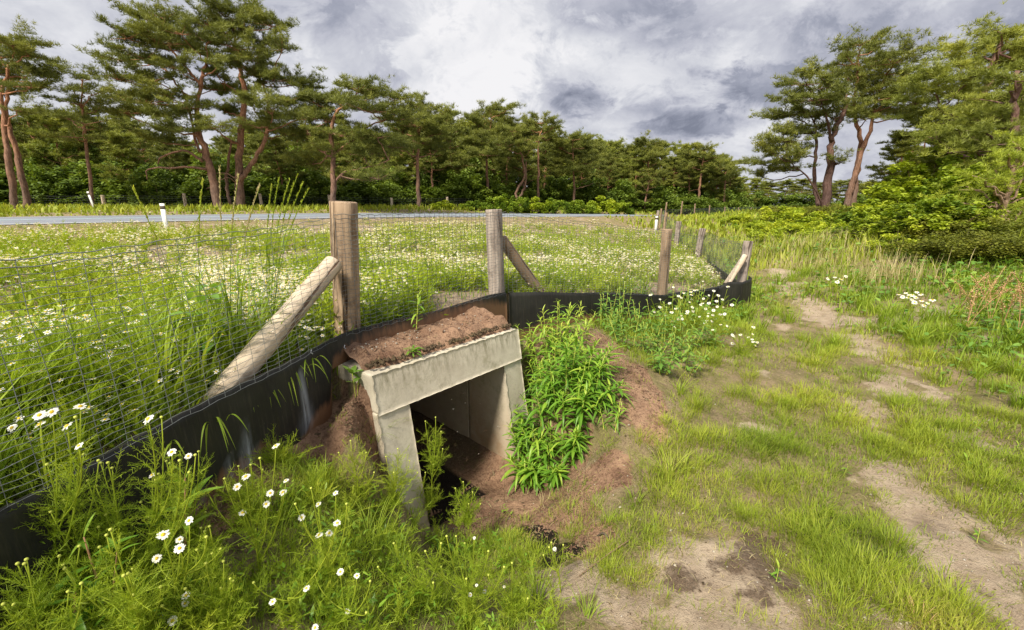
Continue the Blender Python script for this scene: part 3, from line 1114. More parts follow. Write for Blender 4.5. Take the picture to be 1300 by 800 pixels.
def mesh_part(PL, hts, parent, dv=.05, dh=.026, r=.0011, off=-.015, seed=1, res=.10, wav=.004, name='wire_mesh'):
    """welded wire: PL (x,y,z of the board top), hts = height of the wire above it at each node"""
    PLh = [(*p, h) for p, h in zip(PL, hts)]
    P, s = resample(PLh, dv)
    T = np.gradient(P[:, :2], axis=0); T /= np.linalg.norm(T, axis=1)[:, None]
    Nn = np.stack([-T[:, 1], T[:, 0]], -1)
    rg = np.random.default_rng(seed)
    mb = MB()
    L = s[-1]
    def pos(i_s, hh, k_):
        """k_ arrays of horizontal index float -> positions"""
        x = np.interp(i_s, s, P[:, 0]); y = np.interp(i_s, s, P[:, 1]); z0 = np.interp(i_s, s, P[:, 2])
        nx = np.interp(i_s, s, Nn[:, 0]); ny = np.interp(i_s, s, Nn[:, 1])
        w_ = off + (fbm(i_s, hh, 2.2, 3, seed) - .5) * .05
        sag = (fbm(i_s, hh * .3, 1.1, 2, seed + 5) - .5) * .03 * (hh > 0)
        return np.stack([x + nx * w_, y + ny * w_, z0 - .008 + hh + sag], -1)
    for a in s:
        H_ = float(np.interp(a, s, P[:, 3])) + .008
        hh = np.linspace(0, H_, max(3, int(H_ / .12)))
        aa = a + (fbm(hh, np.full_like(hh, a), 3, 2, seed + 3) - .5) * .014
        V, Fs = tube_arrays(pos(aa, hh, None), r, 3, cap=False)
        mb.add(V, Fs, 'wire', .5)
    Hm = max(hts) + .008
    nh = int(Hm / dh)
    for i in range(nh + 1):
        f = i / nh
        aa = np.arange(0, L, min(res, dv / 2 if dv >= .05 and L < 6 else dv)) if L < 8 else np.arange(0, L, .12)
        hloc = np.interp(aa, s, P[:, 3]) + .008
        hh = f * hloc + (wav * np.sin(aa / dv * math.pi * 1.0 + i) if L < 8 else 0)
        rr = r * (1.7 if i in (nh, nh - 1) else 1)
        V, Fs = tube_arrays(pos(aa, hh, None), rr, 3, cap=False)
        mb.add(V, Fs, 'wire', .5)
    return mb.build(name, parent)


def post_part(base, top, r0, r1, mname, parent, name='post', seed=0, sides=22):
    """round timber between two points, own z axis along the grain"""
    base, top = Vector(base), Vector(top)
    L = (top - base).length
    rg = np.random.default_rng(seed + 50)
    nr = 14
    zs = np.concatenate([np.linspace(0, L - .008, nr), [L - .002, L]])
    a = np.arange(sides) * 2 * math.pi / sides
    V = []
    for i, z in enumerate(zs):
        rad = r0 + (r1 - r0) * z / L
        if i == nr:
            rad *= .97
        if i == nr + 1:
            rad *= .90
        rr = rad * (1 + .05 * (fbm(a * 1.3 + seed, np.full(sides, z * 2.0), 1.0, 3, seed) - .5) + .015 * rg.standard_normal(sides))
        V.append(np.stack([np.cos(a) * rr, np.sin(a) * rr, np.full(sides, z)], -1))
    n = len(zs)
    V = np.concatenate(V + [np.array([[0, 0, 0], [0, 0, L + .002]])])
    i, j = np.meshgrid(np.arange(n - 1), np.arange(sides), indexing='ij')
    Fq = np.stack([i * sides + j, i * sides + (j + 1) % sides, (i + 1) * sides + (j + 1) % sides, (i + 1) * sides + j], -1).reshape(-1, 4)
    jj = np.arange(sides); b = n * sides
    mb = MB()
    mb.add(V, [Fq, np.stack([np.full(sides, b), (jj + 1) % sides, jj], -1), np.stack([np.full(sides, b + 1), (n - 1) * sides + jj, (n - 1) * sides + (jj + 1) % sides], -1)], mname)
    o = mb.build(name)
    for p in o.data.polygons:
        p.use_smooth = p.index < sides * nr
    q = (top - base).to_track_quat('Z', 'Y')
    o.matrix_world = Matrix.Translation(base) @ q.to_matrix().to_4x4()
    if parent:
        o.parent = parent
        o.matrix_parent_inverse = Matrix.Translation(-parent.location)
    return o


fence = tag(empty('fence', (0, 0, 0)), 'nearest wire fence on a black plastic board running above the concrete culvert', 'fence')
def s_of(px, z):
    P_, s_ = resample([(*p,) for p in FENCE[:6]], .01)
    q_, _a, dp_ = project(P_[:, 0], P_[:, 1], np.full(len(P_), z))
    return float(s_[np.argmin(np.where(P_[:, 1] > .9, np.abs(q_ - px), 1e9))])


board_part(FENCE[:6], fence, scuffs=[(s_of(309, .52), .045, .33, .62, 1.0), (s_of(314, .5), .06, .33, .52, .8), (s_of(384, .56), .030, .38, .74, 1.0), (s_of(386, .5), .05, .38, .56, .6), (s_of(285, .5), .03, .33, .5, .6), (s_of(250, .45), .03, .30, .45, .5)], film=1)
seg2 = [(FENCE[5][0] + .01, FENCE[5][1] - .02, .785), (1.0, 4.95, .66), (1.99, 5.6, .495), (3.05, 6.5, .42), (3.45, 6.80, .44)]
board_part(seg2, fence)
board_part([(3.06, 6.42, .42), (3.22, 6.48, .50), (3.5, 6.62, .47), (3.78, 6.88, .50), (3.80, 7.02, .52)], fence)
mesh_part([p for p in FENCE[1:5]], [.69, .69, .70, .76], fence, dv=.085, dh=.026, seed=3, r=.0012)
mesh_part([p for p in FENCE[4:6]], [.77, .76], fence, dv=.05, dh=.026, seed=4, r=.0014)
mesh_part([FENCE[5], (1.0, 4.95, .66), FENCE[6]], [.76, .76, .80], fence, dv=.05, dh=.026, seed=5, off=-.02, r=.0013)
mesh_part([FENCE[6], FENCE[7], (3.60, 6.93, .39)], [.80, .72, .66], fence, dv=.05, dh=.03, seed=6, off=-.02, r=.0014)


def pt(px, py, Y):
    return at(px, py, Y)


# post 1 and its brace
b1 = at(437, 432, 3.02); t1 = at(436, 256, 3.0)
post_part((b1.x, b1.y, b1.z - .45), t1, .089, .089, 'postwood', fence, seed=1)
post_part(at(258, 522, 1.93) + Vector((0, 0, -.02)), at(424, 334, 2.84), .066, .060, 'bracewood', fence, 'brace', seed=2)
b2_ = at(632, 375, 4.42); t2 = at(627, 266, 4.42)
post_part((b2_.x, b2_.y, b2_.z - .4), t2, .082, .082, 'postgrey', fence, seed=3)
post_part(at(700, 392, 4.95), at(637, 304, 4.50), .062, .058, 'oldwood', fence, 'brace', seed=4)
b3_ = at(840, 378, 5.72); t3 = at(847, 291, 5.72)
post_part((b3_.x, b3_.y, b3_.z - .4), t3, .064, .064, 'oldwood', fence, seed=5)
b5 = at(938, 372, 7.05); t5 = at(950, 306, 7.1)
post_part((b5.x, b5.y, b5.z - .3), t5, .074, .072, 'postgrey', fence, seed=6)
post_part(at(922, 362, 6.72), at(946, 325, 6.95), .052, .046, 'bracewood', fence, 'brace', seed=7)
# white clips on the board
for (px, py, Y) in [(280, 512, 1.98), (396, 446, 2.50), (438, 440, 2.80)]:
    c_ = at(px, py, Y)
    V, Fs = tube_arrays(np.array([c_ + Vector((.004, -.012, .014)), c_ + Vector((0, -.02, 0)), c_ + Vector((.010, -.014, -.012))]), .0035, 5)
    mb = MB(); mb.add(V, Fs, 'clip'); mb.build('clip', fence)

fence2 = tag(empty('fence', (3.67, 7, 0)), 'wire fence on blue-black board going back from the braced corner post', 'fence')
inv2 = Matrix.Translation(-fence2.location)


def reparent(o, par):
    o.parent = par
    o.matrix_parent_inverse = Matrix.Translation(-par.location)


for o in (board_part(FENCE2, None, step=.2), mesh_part(FENCE2, [.60, .66, .70, .8], None, dv=.09, dh=.05, r=.0016, seed=9)):
    reparent(o, fence2)
for (pb, ptp, Y, r) in [((883, 340), (892, 290), 12.3, .085), ((857, 322), (862, 281), 15.0, .085)]:
    post_part(at(*pb, Y), at(*ptp, Y), r, r, 'postgrey', fence2, seed=int(Y))
for i, (px, Y, h_) in enumerate([(843, 21.5, .75), (833, 22.5, .8)]):
    g0 = place(px, Y)
    post_part(g0 - Vector((0, 0, .1)), g0 + Vector((.03, 0, h_ + .2)), .07, .07, 'postgrey' if i else 'oldwood', fence2, seed=20 + i)

fence3 = tag(empty('fence', (7.9, 24, 0)), 'distant wire fence of thin posts across the meadow before the far wood', 'fence')
for o in (board_part(FENCE3, None, step=.5), mesh_part(FENCE3, [.9] * 5, None, dv=.18, dh=.09, r=.0028, seed=12)):
    reparent(o, fence3)
pp, _ = resample(FENCE3, 4.0)
for i, p in enumerate(pp):
    g0 = Vector((p[0], p[1], zg1(p[0], p[1])))
    post_part(g0 - Vector((0, 0, .1)), g0 + Vector((random.uniform(-.04, .04), 0, 1.0)), .055, .05, 'oldwood', fence3, seed=30 + i, sides=8)

# roadside fence beyond the road
fence4 = tag(empty('fence', (-30, 32, 1.3)), 'low post and wire fence with braced posts beyond the road at the wood edge', 'fence')
RP = [(20, 26), (80, 26.5), (150, 27.5), (240, 28.5), (330, 30), (420, 31.5), (510, 33.5), (600, 36)]
RPts = [place(px, Y) for px, Y in RP]
PLr = [(p.x, p.y, p.z) for p in RPts]
o = mesh_part(PLr, [.75] * len(PLr), None, dv=.25, dh=.12, r=.002, seed=14)
reparent(o, fence4)
for i, p in enumerate(resample(PLr, 4.2)[0]):
    g0 = Vector((p[0], p[1], zg1(p[0], p[1])))
    post_part(g0 - Vector((0, 0, .1)), g0 + Vector((random.uniform(-.05, .05), 0, random.uniform(.75, .95))), .10, .09, 'bracewood', fence4, seed=60 + i, sides=8)
for i, (pa, pb) in enumerate([((14, 269), (26, 262)), ((73, 270), (62, 262)), ((196, 270), (204, 262))]):
    post_part(at(*pa, 26.0 + i), at(*pb, 26.3 + i), .06, .06, 'bracewood', fence4, 'brace', seed=90 + i, sides=8)


def marker(px, Y, h_, lab, lean=0.0):
    g0 = place(px, Y)
    root_ = tag(empty('marker_post', g0), lab, 'marker post', 'white marker posts')
    P = np.array([(0, 0, -.1), (lean * h_, 0, h_)])
    V, Fs = tube_arrays(P, .06, 8)
    V[:, 1] *= .55
    mb = MB(); mb.add(V, Fs, 'whitepost'); mb.build('shaft', root_)
    P = np.array([(lean * h_ * .82, 0, h_ * .82), (lean * h_ * .93, 0, h_ * .93)])
    V, Fs = tube_arrays(P, .0625, 8)
    V[:, 1] *= .56
    mb = MB(); mb.add(V, Fs, 'darkpost'); mb.build('reflector', root_)


marker(213, 10.6, .72, 'white plastic marker post standing on the near verge of the road')
marker(121, 24.3, .95, 'white leaning marker post on the far verge of the road', -.2)
marker(832, 21.0, .85, 'small white marker post at the far corner of the wire fence')


# ------------------------------------------------------------------ pines
def tuft_template(nb=12, seed=0, L=.21, wd=.015):
    rg = np.random.default_rng(seed)
    V, Fc = [], []
    for i in range(nb):
        az = rg.uniform(0, 2 * math.pi)
        el = rg.uniform(.05, 1.35)
        d = np.array([math.cos(az) * math.cos(el), math.sin(az) * math.cos(el), math.sin(el)])
        sd_ = np.cross(d, rg.standard_normal(3)); sd_ /= np.linalg.norm(sd_)
        l = L * rg.uniform(.6, 1.1)
        b = len(V)
        o0 = d * l * .05
        V += [o0 - sd_ * wd * .5, o0 + sd_ * wd * .5, d * l * .6 + sd_ * wd * .55, d * l]
        Fc += [(b, b + 1, b + 2, b + 3)]
    return np.array(V), [np.array(Fc)]


TUFTS = [tuft_template(12, s_) for s_ in range(4)]
TUFTS_S = [tuft_template(8, s_ + 9, .25, .026) for s_ in range(3)]


def foliage_pads(mb, pads, mname, dens, scale, rg, tufts=TUFTS, twigs=None, tm=None):
    """pads: (c, rx, ry, rz). Fills each with small clumps of needle tufts; returns clump centres"""
    pos, sc, clr = [], [], []
    for (c, rx, ry, rz) in pads:
        c = np.asarray(c, float)
        vol = rx * ry
        ncl = max(3, int(dens * (vol ** .9) * 3.4))
        for _ in range(ncl):
            th = rg.uniform(0, 2 * math.pi)
            rr = rg.uniform(0, 1) ** .5
            zz = rg.uniform(-.55, 1) * math.sqrt(max(0, 1 - rr * rr * .85))
            q = c + np.array([math.cos(th) * rr * rx, math.sin(th) * rr * ry, zz * rz])
            cr = rg.uniform(.22, .42) * (1.0 + .25 * scale)
            nt_ = int(rg.uniform(26, 46))
            sp_ = q - c; L0 = np.linalg.norm(sp_) + 1e-6
            tt = rg.uniform(-.45, .65, nt_)
            dirp = sp_ / L0 + np.array([0, 0, rg.uniform(-.05, .35)])
            e = dirp * (tt * cr * 2.2)[:, None] + rg.standard_normal((nt_, 3)) * np.array([cr * .36, cr * .36, cr * .13])
            pos.append(q + e)
            tone = rg.uniform(-.22, .22)
            clr.append(np.clip(.45 + tone + rg.uniform(-.2, .2, nt_) + e[:, 2] * .5, 0, 1))
            if twigs is not None:
                P = bez(c - np.array([0, 0, rz * .3]), (c + q) / 2 + np.array([0, 0, -rz * .1]), q, 4)
                V, Fs = tube_arrays(P, np.linspace(.022, .006, 4), 3, cap=False)
                twigs.add(V, Fs, tm or 'bark', .5)
    pos = np.concatenate(pos); clr = np.concatenate(clr)
    n = len(pos)
    which = rg.integers(0, len(tufts), n)
    for w_, (tv, tf) in enumerate(tufts):
        mk = which == w_
        k2 = int(mk.sum())
        stamp(mb, mname, tv, tf, pos[mk], rg.uniform(.8, 1.35, k2) * scale, rg.uniform(0, 6.28, k2), clr[mk],
              tilt=np.stack([rg.uniform(0, .7, k2), rg.uniform(0, 6.28, k2)], -1))


def pine_from(name_seed, trunks, pads, barkm='bark', needle='needle', dens=2.2, scale=1.0, dead=(), limb=True, tufts=TUFTS):
    """trunks: list of (points, r0, r1); pads in the same local frame. Returns (trunk mesh, crown mesh)"""
    rg = np.random.default_rng(name_seed)
    tb, cb = MB(), MB()
    spine = []
    for pts, r0, r1 in trunks:
        P = catmull(pts, 5)
        P[1:-1] += rg.standard_normal((len(P) - 2, 3)) * .03
        rad = np.linspace(r0 * .82, r1 * .75, len(P)) * (1 + .05 * rg.standard_normal(len(P)))
        rad[0] *= 1.25
        V, Fs = tube_arrays(P, rad, 9)
        V += (rg.random(V.shape) - .5) * .03 * r0 * 4
        tb.add(V, Fs, barkm, .5)
        spine.append(np.column_stack([P, rad]))
    S = np.concatenate(spine)
    for (c, rx, ry, rz) in pads:
        c = np.asarray(c, float)
        cand = S[S[:, 2] < c[2] + .2]
        if len(cand) == 0:
            cand = S
        dd_ = np.linalg.norm((cand[:, :3] - c) * np.array([1, 1, .8]), axis=1) + rg.random(len(cand)) * .3 + np.abs(c[2] - .6 - cand[:, 2]) * .5
        i = int(np.argmin(dd_))
        s0 = cand[i, :3]; r_ = max(.035, min(cand[i, 3] * .5, .10))
        e = c - np.array([0, 0, rz * .3])
        midp = (s0 + e) / 2 + np.array([0, 0, -.08 * np.linalg.norm(e - s0)]) + rg.standard_normal(3) * .1 * np.linalg.norm(e - s0) * .5
        if limb and np.linalg.norm(e - s0) > .3:
            P = bez(s0, midp, e, 7)
            P[1:-1] += rg.standard_normal((5, 3)) * .04
            V, Fs = tube_arrays(P, np.linspace(r_, .022, 7), 5, cap=False)
            tb.add(V, Fs, barkm, .5)
    for pts, r0, r1 in dead:
        P = catmull(pts, 4)
        P[1:-1] += rg.standard_normal((len(P) - 2, 3)) * .02
        V, Fs = tube_arrays(P, np.linspace(r0, r1, len(P)), 5)
        tb.add(V, Fs, barkm, .5)
    foliage_pads(cb, pads, needle, dens, scale, rg, twigs=tb, tm=barkm, tufts=tufts)
    return tb.mesh('trunk', smooth=True), cb.mesh('crown')


def link_tree(kind, meshes, loc, label, cat, group=None, rz=0.0, sc=1.0, scz=None):
    r_ = empty(kind, loc, rz)
    r_.scale = (sc, sc, scz or sc)
    tag(r_, label, cat, group)
    for nm, me in zip(('trunk', 'crown'), meshes):
        o = bpy.data.objects.new(nm, me)
        COL.objects.link(o)
        o.parent = r_
    return r_


def px_tree(seed, base_px, Y, trunks, pads, label, kind='pine_tree', depth=2.2, dead=(), base_drop=0.3, **kw):
    """tree described by where its trunk and boughs stand; everything gets real depth around distance Y"""
    g0 = place(base_px, Y)
    rg = np.random.default_rng(seed + 1000)
    def loc(px, py, dy=0.0):
        q = at(px, py, Y + dy) - g0
        return (q.x, dy, q.z)
    tr = []
    for pts, r0, r1 in trunks:
        L_ = [loc(*p) for p in pts]
        if L_[0][2] < .6:
            L_ = [(L_[0][0], L_[0][1], -base_drop)] + L_[1:] if L_[0][2] < .2 else [(L_[0][0], L_[0][1], -base_drop)] + L_
        tr.append((L_, r0, r1))
    pd = []
    for (px, py, rx, ry) in pads:
        dep = rg.uniform(-1, 1) * depth
        q = loc(px, py, dep)
        s_ = (Y + dep) / FPX * 1.08
        pd.append((q, rx * s_, max(rx * s_ * .85, .5), ry * s_ * 1.15))
    de = [([loc(*p) for p in pts], r0, r1) for pts, r0, r1 in dead]
    me = pine_from(seed, tr, pd, dead=de, **kw)
    return link_tree(kind, me, g0, label, 'tree')


# --- the two big leaning pines left of the middle (28 m away)
px_tree(1, 272, 27.5,
        [([(277, 262), (270, 225, .1), (262, 195, .2), (253, 170, .1), (250, 140, .0), (256, 100, -.2), (262, 80, 0)], .30, .09),
         ([(262, 195, .2), (250, 185, .4), (238, 130, .5), (215, 95, .6), (200, 80, .8)], .11, .05),
         ([(256, 110, -.2), (240, 90, -.3), (215, 60, -.5), (190, 48, -.6)], .10, .04)],
        [(190, 30, 32, 9), (160, 45, 24, 9), (200, 52, 34, 9), (160, 75, 24, 8), (230, 40, 24, 9), (185, 72, 28, 8), (240, 62, 26, 9), (262, 50, 18, 10),
         (150, 98, 26, 8), (195, 100, 22, 7), (228, 85, 20, 7), (150, 122, 22, 7), (185, 128, 26, 7), (215, 120, 20, 6), (160, 142, 30, 6), (235, 135, 22, 7),
         (205, 145, 26, 7), (268, 112, 18, 6), (275, 78, 14, 9), (210, 22, 16, 7), (225, 165, 24, 7), (205, 178, 26, 7)],
        'tall spreading pine with a leaning orange trunk and a bare low bough, across the road',
        dead=[([(257, 205, 0), (250, 200, -.2), (240, 193, -.4), (225, 192, -.5), (205, 200, -.6), (200, 208, -.6)], .09, .03),
              ([(262, 215, 0), (240, 212, -.5), (215, 213, -.8), (188, 215, -1), (187, 228, -1)], .08, .03)], dens=2.7, scale=1.15)
px_tree(2, 303, 28.5,
        [([(306, 262), (304, 235, .1), (304, 200, .1), (307, 165, 0), (311, 120, .1), (304, 85, .2), (298, 50, .1), (296, 25, 0)], .33, .06),
         ([(304, 232, .1), (312, 218, -.1), (325, 200, -.2), (338, 172, -.3), (341, 145, -.2), (337, 115, 0), (330, 100, .1)], .20, .06),
         ([(309, 130, .1), (295, 112, .2), (280, 105, .3)], .09, .04),
         ([(293, 260, .5), (288, 240, .6), (290, 210, .6), (294, 180, .7)], .15, .08)],
        [(285, 18, 24, 8), (310, 12, 20, 8), (278, 38, 26, 9), (310, 35, 26, 9), (345, 30, 20, 9), (340, 52, 26, 9), (358, 60, 16, 8), (300, 60, 24, 8), (325, 75, 22, 7),
         (275, 92, 20, 7), (290, 112, 24, 7), (318, 88, 26, 8), (348, 100, 26, 8), (375, 105, 26, 9), (365, 125, 26, 8), (320, 130, 20, 6), (345, 142, 24, 7), (285, 140, 20, 6),
         (378, 150, 26, 7), (300, 75, 18, 8), (262, 28, 16, 8), (360, 168, 26, 7), (330, 160, 20, 6), (270, 160, 22, 7)],
        'tallest forked pine with two reddish stems and flat green boughs, across the road', dens=2.7, scale=1.15,
        dead=[([(306, 235, 0), (296, 225, -.3), (285, 220, -.4), (262, 222, -.6)], .05, .02), ([(300, 232, -.1), (286, 226, -.6), (262, 240, -.9)], .04, .015)])
px_tree(3, 18, 25, [([(18, 258), (12, 210, 0), (6, 160, .2), (3, 120, .1), (12, 80, 0)], .24, .07), ([(34, 258, .8), (26, 215, .8), (14, 170, .9), (8, 125, 1), (18, 95, 1)], .25, .07)],
        [(15, 55, 26, 9), (35, 68, 22, 8), (0, 70, 24, 9), (48, 92, 24, 7), (15, 88, 28, 9), (-10, 100, 24, 9), (40, 108, 26, 7), (58, 98, 14, 6), (5, 118, 24, 8), (-30, 80, 30, 14), (20, 138, 20, 6)],
        'pair of tall bare-trunked pines at the left end of the road', dens=2.6, scale=1.1)
px_tree(4, 112, 26, [([(117, 262), (114, 225, 0), (108, 170, .1), (104, 130, 0), (104, 100, 0)], .13, .03)],
        [(104, 100, 12, 7), (92, 112, 12, 6), (118, 118, 14, 6), (98, 130, 22, 7), (122, 138, 18, 6), (86, 148, 18, 6), (108, 155, 24, 7), (130, 160, 18, 6), (95, 172, 22, 6)],
        'slender airy pine with a thin trunk left of the big spreading pines', dens=1.5, scale=1.0)
px_tree(5, 424, 27, [([(424, 258), (423, 225, 0), (424, 195, .1), (420, 165, 0), (430, 140, 0), (450, 128, 0)], .26, .06),
                     ([(424, 195, .1), (445, 180, -.2), (470, 160, -.3), (500, 148, -.4)], .10, .04),
                     ([(423, 200, .1), (405, 190, .2), (390, 165, .3)], .11, .04), ([(423, 232, .0), (440, 218, -.2), (470, 212, -.6), (494, 203, -.8)], .09, .03)],
        [(455, 112, 24, 8), (475, 120, 20, 8), (500, 125, 18, 7), (430, 128, 24, 8), (400, 128, 22, 8), (385, 140, 22, 8), (470, 140, 30, 7), (505, 150, 22, 6), (415, 152, 26, 8), (440, 170, 30, 8),
         (390, 172, 26, 9), (480, 172, 26, 7), (500, 185, 24, 6), (425, 190, 24, 7), (460, 195, 28, 7), (395, 205, 24, 8), (445, 225, 24, 8), (480, 225, 24, 8)],
        'broad dark pine with crooked low limbs right of the tallest forked pine', dens=2.7, scale=1.15)
px_tree(6, 532, 34, [([(532, 258), (531, 235, 0), (530, 200, 0), (533, 165, 0), (533, 145, 0)], .24, .06)],
        [(535, 135, 18, 8), (520, 142, 18, 8), (550, 148, 20, 8), (530, 158, 26, 8), (510, 165, 18, 7), (555, 168, 20, 7), (535, 180, 22, 7), (515, 190, 16, 6), (553, 190, 14, 6)],
        'dense round-topped pine on a straight trunk beyond the middle of the road', dens=2.8, scale=1.2)
px_tree(7, 622, 40, [([(620, 258), (619, 230, 0), (618, 200, 0), (622, 170, 0), (624, 150, 0)], .22, .05)],
        [(622, 137, 10, 6), (614, 146, 12, 6), (632, 145, 12, 6), (642, 138, 8, 6), (608, 158, 18, 6), (634, 160, 18, 6), (620, 172, 22, 7), (600, 180, 18, 7), (640, 182, 16, 7), (618, 195, 22, 7)],
        'spire-topped pine taller than its neighbours beyond the road', dens=2.8, scale=1.3)
px_tree(8, 683, 40, [([(684, 260), (683, 235, 0), (684, 205, 0), (683, 180, 0), (688, 165, 0)], .17, .05)],
        [(688, 155, 14, 5), (672, 160, 14, 6), (700, 162, 12, 5), (680, 170, 20, 5), (695, 176, 14, 5), (665, 176, 14, 5)],
        'slim pine with a long bare pale trunk and flat top beyond the road', dens=2.8, scale=1.2)
px_tree(9, 660, 38.5, [([(661, 262), (655, 245, 0), (666, 225, .1), (664, 205, 0), (658, 185, 0)], .16, .07), ([(659, 252, 0), (667, 235, .2), (668, 205, .3)], .12, .05)],
        [(650, 165, 16, 6), (658, 178, 20, 6), (640, 185, 16, 6), (672, 190, 14, 5)],
        'crooked pine with a twisting reddish stem beyond the road', dens=2.6, scale=1.2)
px_tree(10, 728, 42, [([(729, 262), (729, 240, 0), (728, 215, 0), (727, 190, 0)], .2, .05), ([(729, 240, 0), (742, 237, -.3), (753, 233, -.4)], .05, .02)],
        [(727, 176, 18, 6), (712, 186, 16, 7), (742, 186, 16, 6), (728, 196, 26, 7), (710, 208, 18, 6), (746, 206, 18, 6), (728, 216, 22, 6)],
        'bushy pine with low bare side branches beyond the road', dens=2.8, scale=1.3)
px_tree(11, 822, 52, [([(822, 262), (823, 235, 0), (823, 205, 0), (825, 190, 0)], .2, .06)],
        [(824, 182, 13, 5), (814, 190, 12, 5), (834, 191, 10, 5), (824, 198, 16, 5)],
        'round-headed pine standing above the far wood beyond the end of the road', dens=3.2, scale=1.4)
px_tree(12, 888, 55, [([(887, 262), (888, 240, 0), (891, 215, 0), (893, 200, 0)], .2, .06)],
        [(893, 190, 12, 4), (880, 196, 12, 4), (905, 199, 12, 4), (890, 205, 16, 4), (878, 210, 12, 4), (906, 212, 8, 3), (892, 218, 12, 4)],
        'tall thin-crowned pine in the far wood nearest the gap in the trees', dens=2.4, scale=1.4)
px_tree(13, 919, 55, [([(919, 262), (920, 240, 0), (921, 220, 0)], .18, .05)],
        [(926, 208, 12, 4), (914, 213, 12, 4), (922, 220, 14, 4), (912, 228, 10, 4), (930, 226, 8, 3)],
        'last separate pine of the far wood beside the sky gap', dens=2.6, scale=1.4)
# --- right cluster
px_tree(20, 1047, 26, [([(1047, 272), (1050, 240, 0), (1054, 200, 0), (1058, 170, .1), (1070, 145, .2), (1075, 120, .2)], .33, .08),
                       ([(1040, 272, .2), (1036, 245, .4), (1034, 215, .5), (1036, 180, .5), (1035, 150, .5)], .17, .06),
                       ([(1044, 262, 0), (1030, 232, -.3), (1015, 215, -.5), (1000, 205, -.7)], .08, .03),
                       ([(1056, 180, 0), (1050, 150, -.2), (1040, 125, -.3)], .10, .04)],
        [(1045, 92, 20, 7), (1025, 105, 22, 7), (1055, 108, 22, 7), (1008, 125, 20, 7), (1035, 125, 26, 7), (1065, 125, 20, 7), (1000, 145, 22, 6), (1030, 145, 26, 6), (1060, 148, 20, 6),
         (995, 165, 20, 6), (1025, 168, 24, 6), (1000, 188, 22, 6), (1018, 195, 18, 5), (975, 208, 22, 6), (995, 215, 20, 5), (965, 222, 14, 5), (1050, 130, 20, 7), (1085, 140, 22, 7), (1005, 178, 24, 6), (985, 195, 18, 6), (1068, 205, 14, 4)],
        'dark multi-stemmed pine at the left of the right-hand group with boughs sweeping low', barkm='barkdark', dens=2.6, scale=1.05, depth=1.8)
px_tree(21, 1086, 27.5, [([(1076, 258), (1084, 225, 0), (1095, 190, .1), (1106, 160, .2), (1112, 130, .2), (1125, 95, .2)], .26, .05),
                         ([(1083, 258, .2), (1088, 215, .3), (1092, 180, .4), (1085, 145, .4), (1088, 100, .4), (1090, 70, .4)], .24, .05)],
        [(1092, 55, 20, 6), (1075, 68, 18, 7), (1110, 62, 16, 6), (1150, 65, 18, 6), (1135, 78, 22, 7), (1095, 82, 26, 8), (1115, 95, 28, 7), (1080, 100, 22, 7), (1140, 100, 22, 7), (1158, 88, 12, 5), (1105, 115, 26, 7), (1130, 122, 26, 7), (1085, 120, 18, 6),
         (1120, 140, 26, 6), (1150, 125, 24, 7), (1100, 150, 16, 5), (1150, 145, 20, 6), (1062, 80, 12, 6)],
        'tall pale-stemmed pine with two leaning trunks behind the dark multi-stemmed pine', barkm='bark', dens=2.6, scale=1.05, depth=1.8)
px_tree(22, 1238, 19, [([(1232, 262), (1236, 210, 0), (1240, 160, 0), (1250, 120, 0), (1262, 80, 0), (1270, 50, 0)], .3, .08),
                       ([(1240, 165, 0), (1215, 150, -.2), (1190, 140, -.4)], .12, .04), ([(1245, 150, 0), (1290, 130, -.4), (1320, 120, -.6)], .12, .04)],
        [(1272, 40, 16, 6), (1260, 52, 24, 8), (1290, 55, 26, 9), (1235, 65, 26, 8), (1215, 78, 24, 8), (1270, 75, 30, 9), (1300, 85, 30, 9), (1195, 95, 26, 8), (1235, 95, 30, 8), (1180, 112, 26, 8), (1220, 118, 32, 8),
         (1265, 110, 28, 8), (1165, 130, 22, 7), (1200, 140, 30, 7), (1245, 138, 28, 7), (1295, 125, 28, 8), (1175, 155, 26, 6), (1215, 162, 28, 6), (1330, 70, 30, 12), (1340, 110, 30, 12), (1190, 175, 26, 6), (1240, 180, 30, 7)],
        'largest spreading pine at the right edge with layered boughs over the bank', barkm='barkdark', needle='needle2', dens=3.0, scale=.95, depth=2.2)
px_tree(23, 1290, 15, [([(1292, 270), (1290, 220, 0), (1288, 170, 0), (1290, 120, 0), (1292, 90, 0)], .22, .08)],
        [(1290, 100, 26, 8), (1262, 125, 26, 8), (1300, 130, 30, 9), (1275, 150, 36, 8), (1310, 165, 34, 9), (1250, 165, 28, 7), (1285, 180, 40, 8), (1240, 190, 28, 7), (1330, 140, 30, 10), (1300, 200, 34, 8), (1255, 205, 26, 7)],
        'dark pine with a hanging crown above the young pine at the right edge', barkm='barkdark', needle='needle2', dens=3.2, scale=.8, depth=1.2)
# young pine at the right edge
px_tree(24, 1272, 11.5, [([(1271, 312), (1274, 285, 0), (1274, 260, 0), (1282, 235, 0), (1290, 210, 0), (1294, 190, 0)], .13, .035)],
        [(1294, 183, 9, 7), (1282, 196, 9, 5), (1304, 200, 10, 6), (1264, 214, 10, 4), (1306, 222, 10, 5), (1250, 226, 10, 4), (1240, 240, 9, 4), (1262, 236, 8, 4), (1310, 240, 9, 5), (1234, 258, 9, 4), (1252, 268, 8, 4), (1304, 262, 9, 4), (1308, 285, 9, 4)],
        'young pine with a pale bare stem on the bank at the right edge', kind='young_pine', barkm='barkyoung', needle='needle3', dens=6.0, scale=.5, depth=.6,
        dead=[([(1278, 250, 0), (1262, 238, -.1), (1250, 232, -.2)], .02, .006), ([(1280, 240, 0), (1296, 228, -.1), (1310, 222, -.2)], .02, .006), ([(1275, 262, 0), (1255, 262, -.2), (1240, 255, -.3)], .02, .006)])


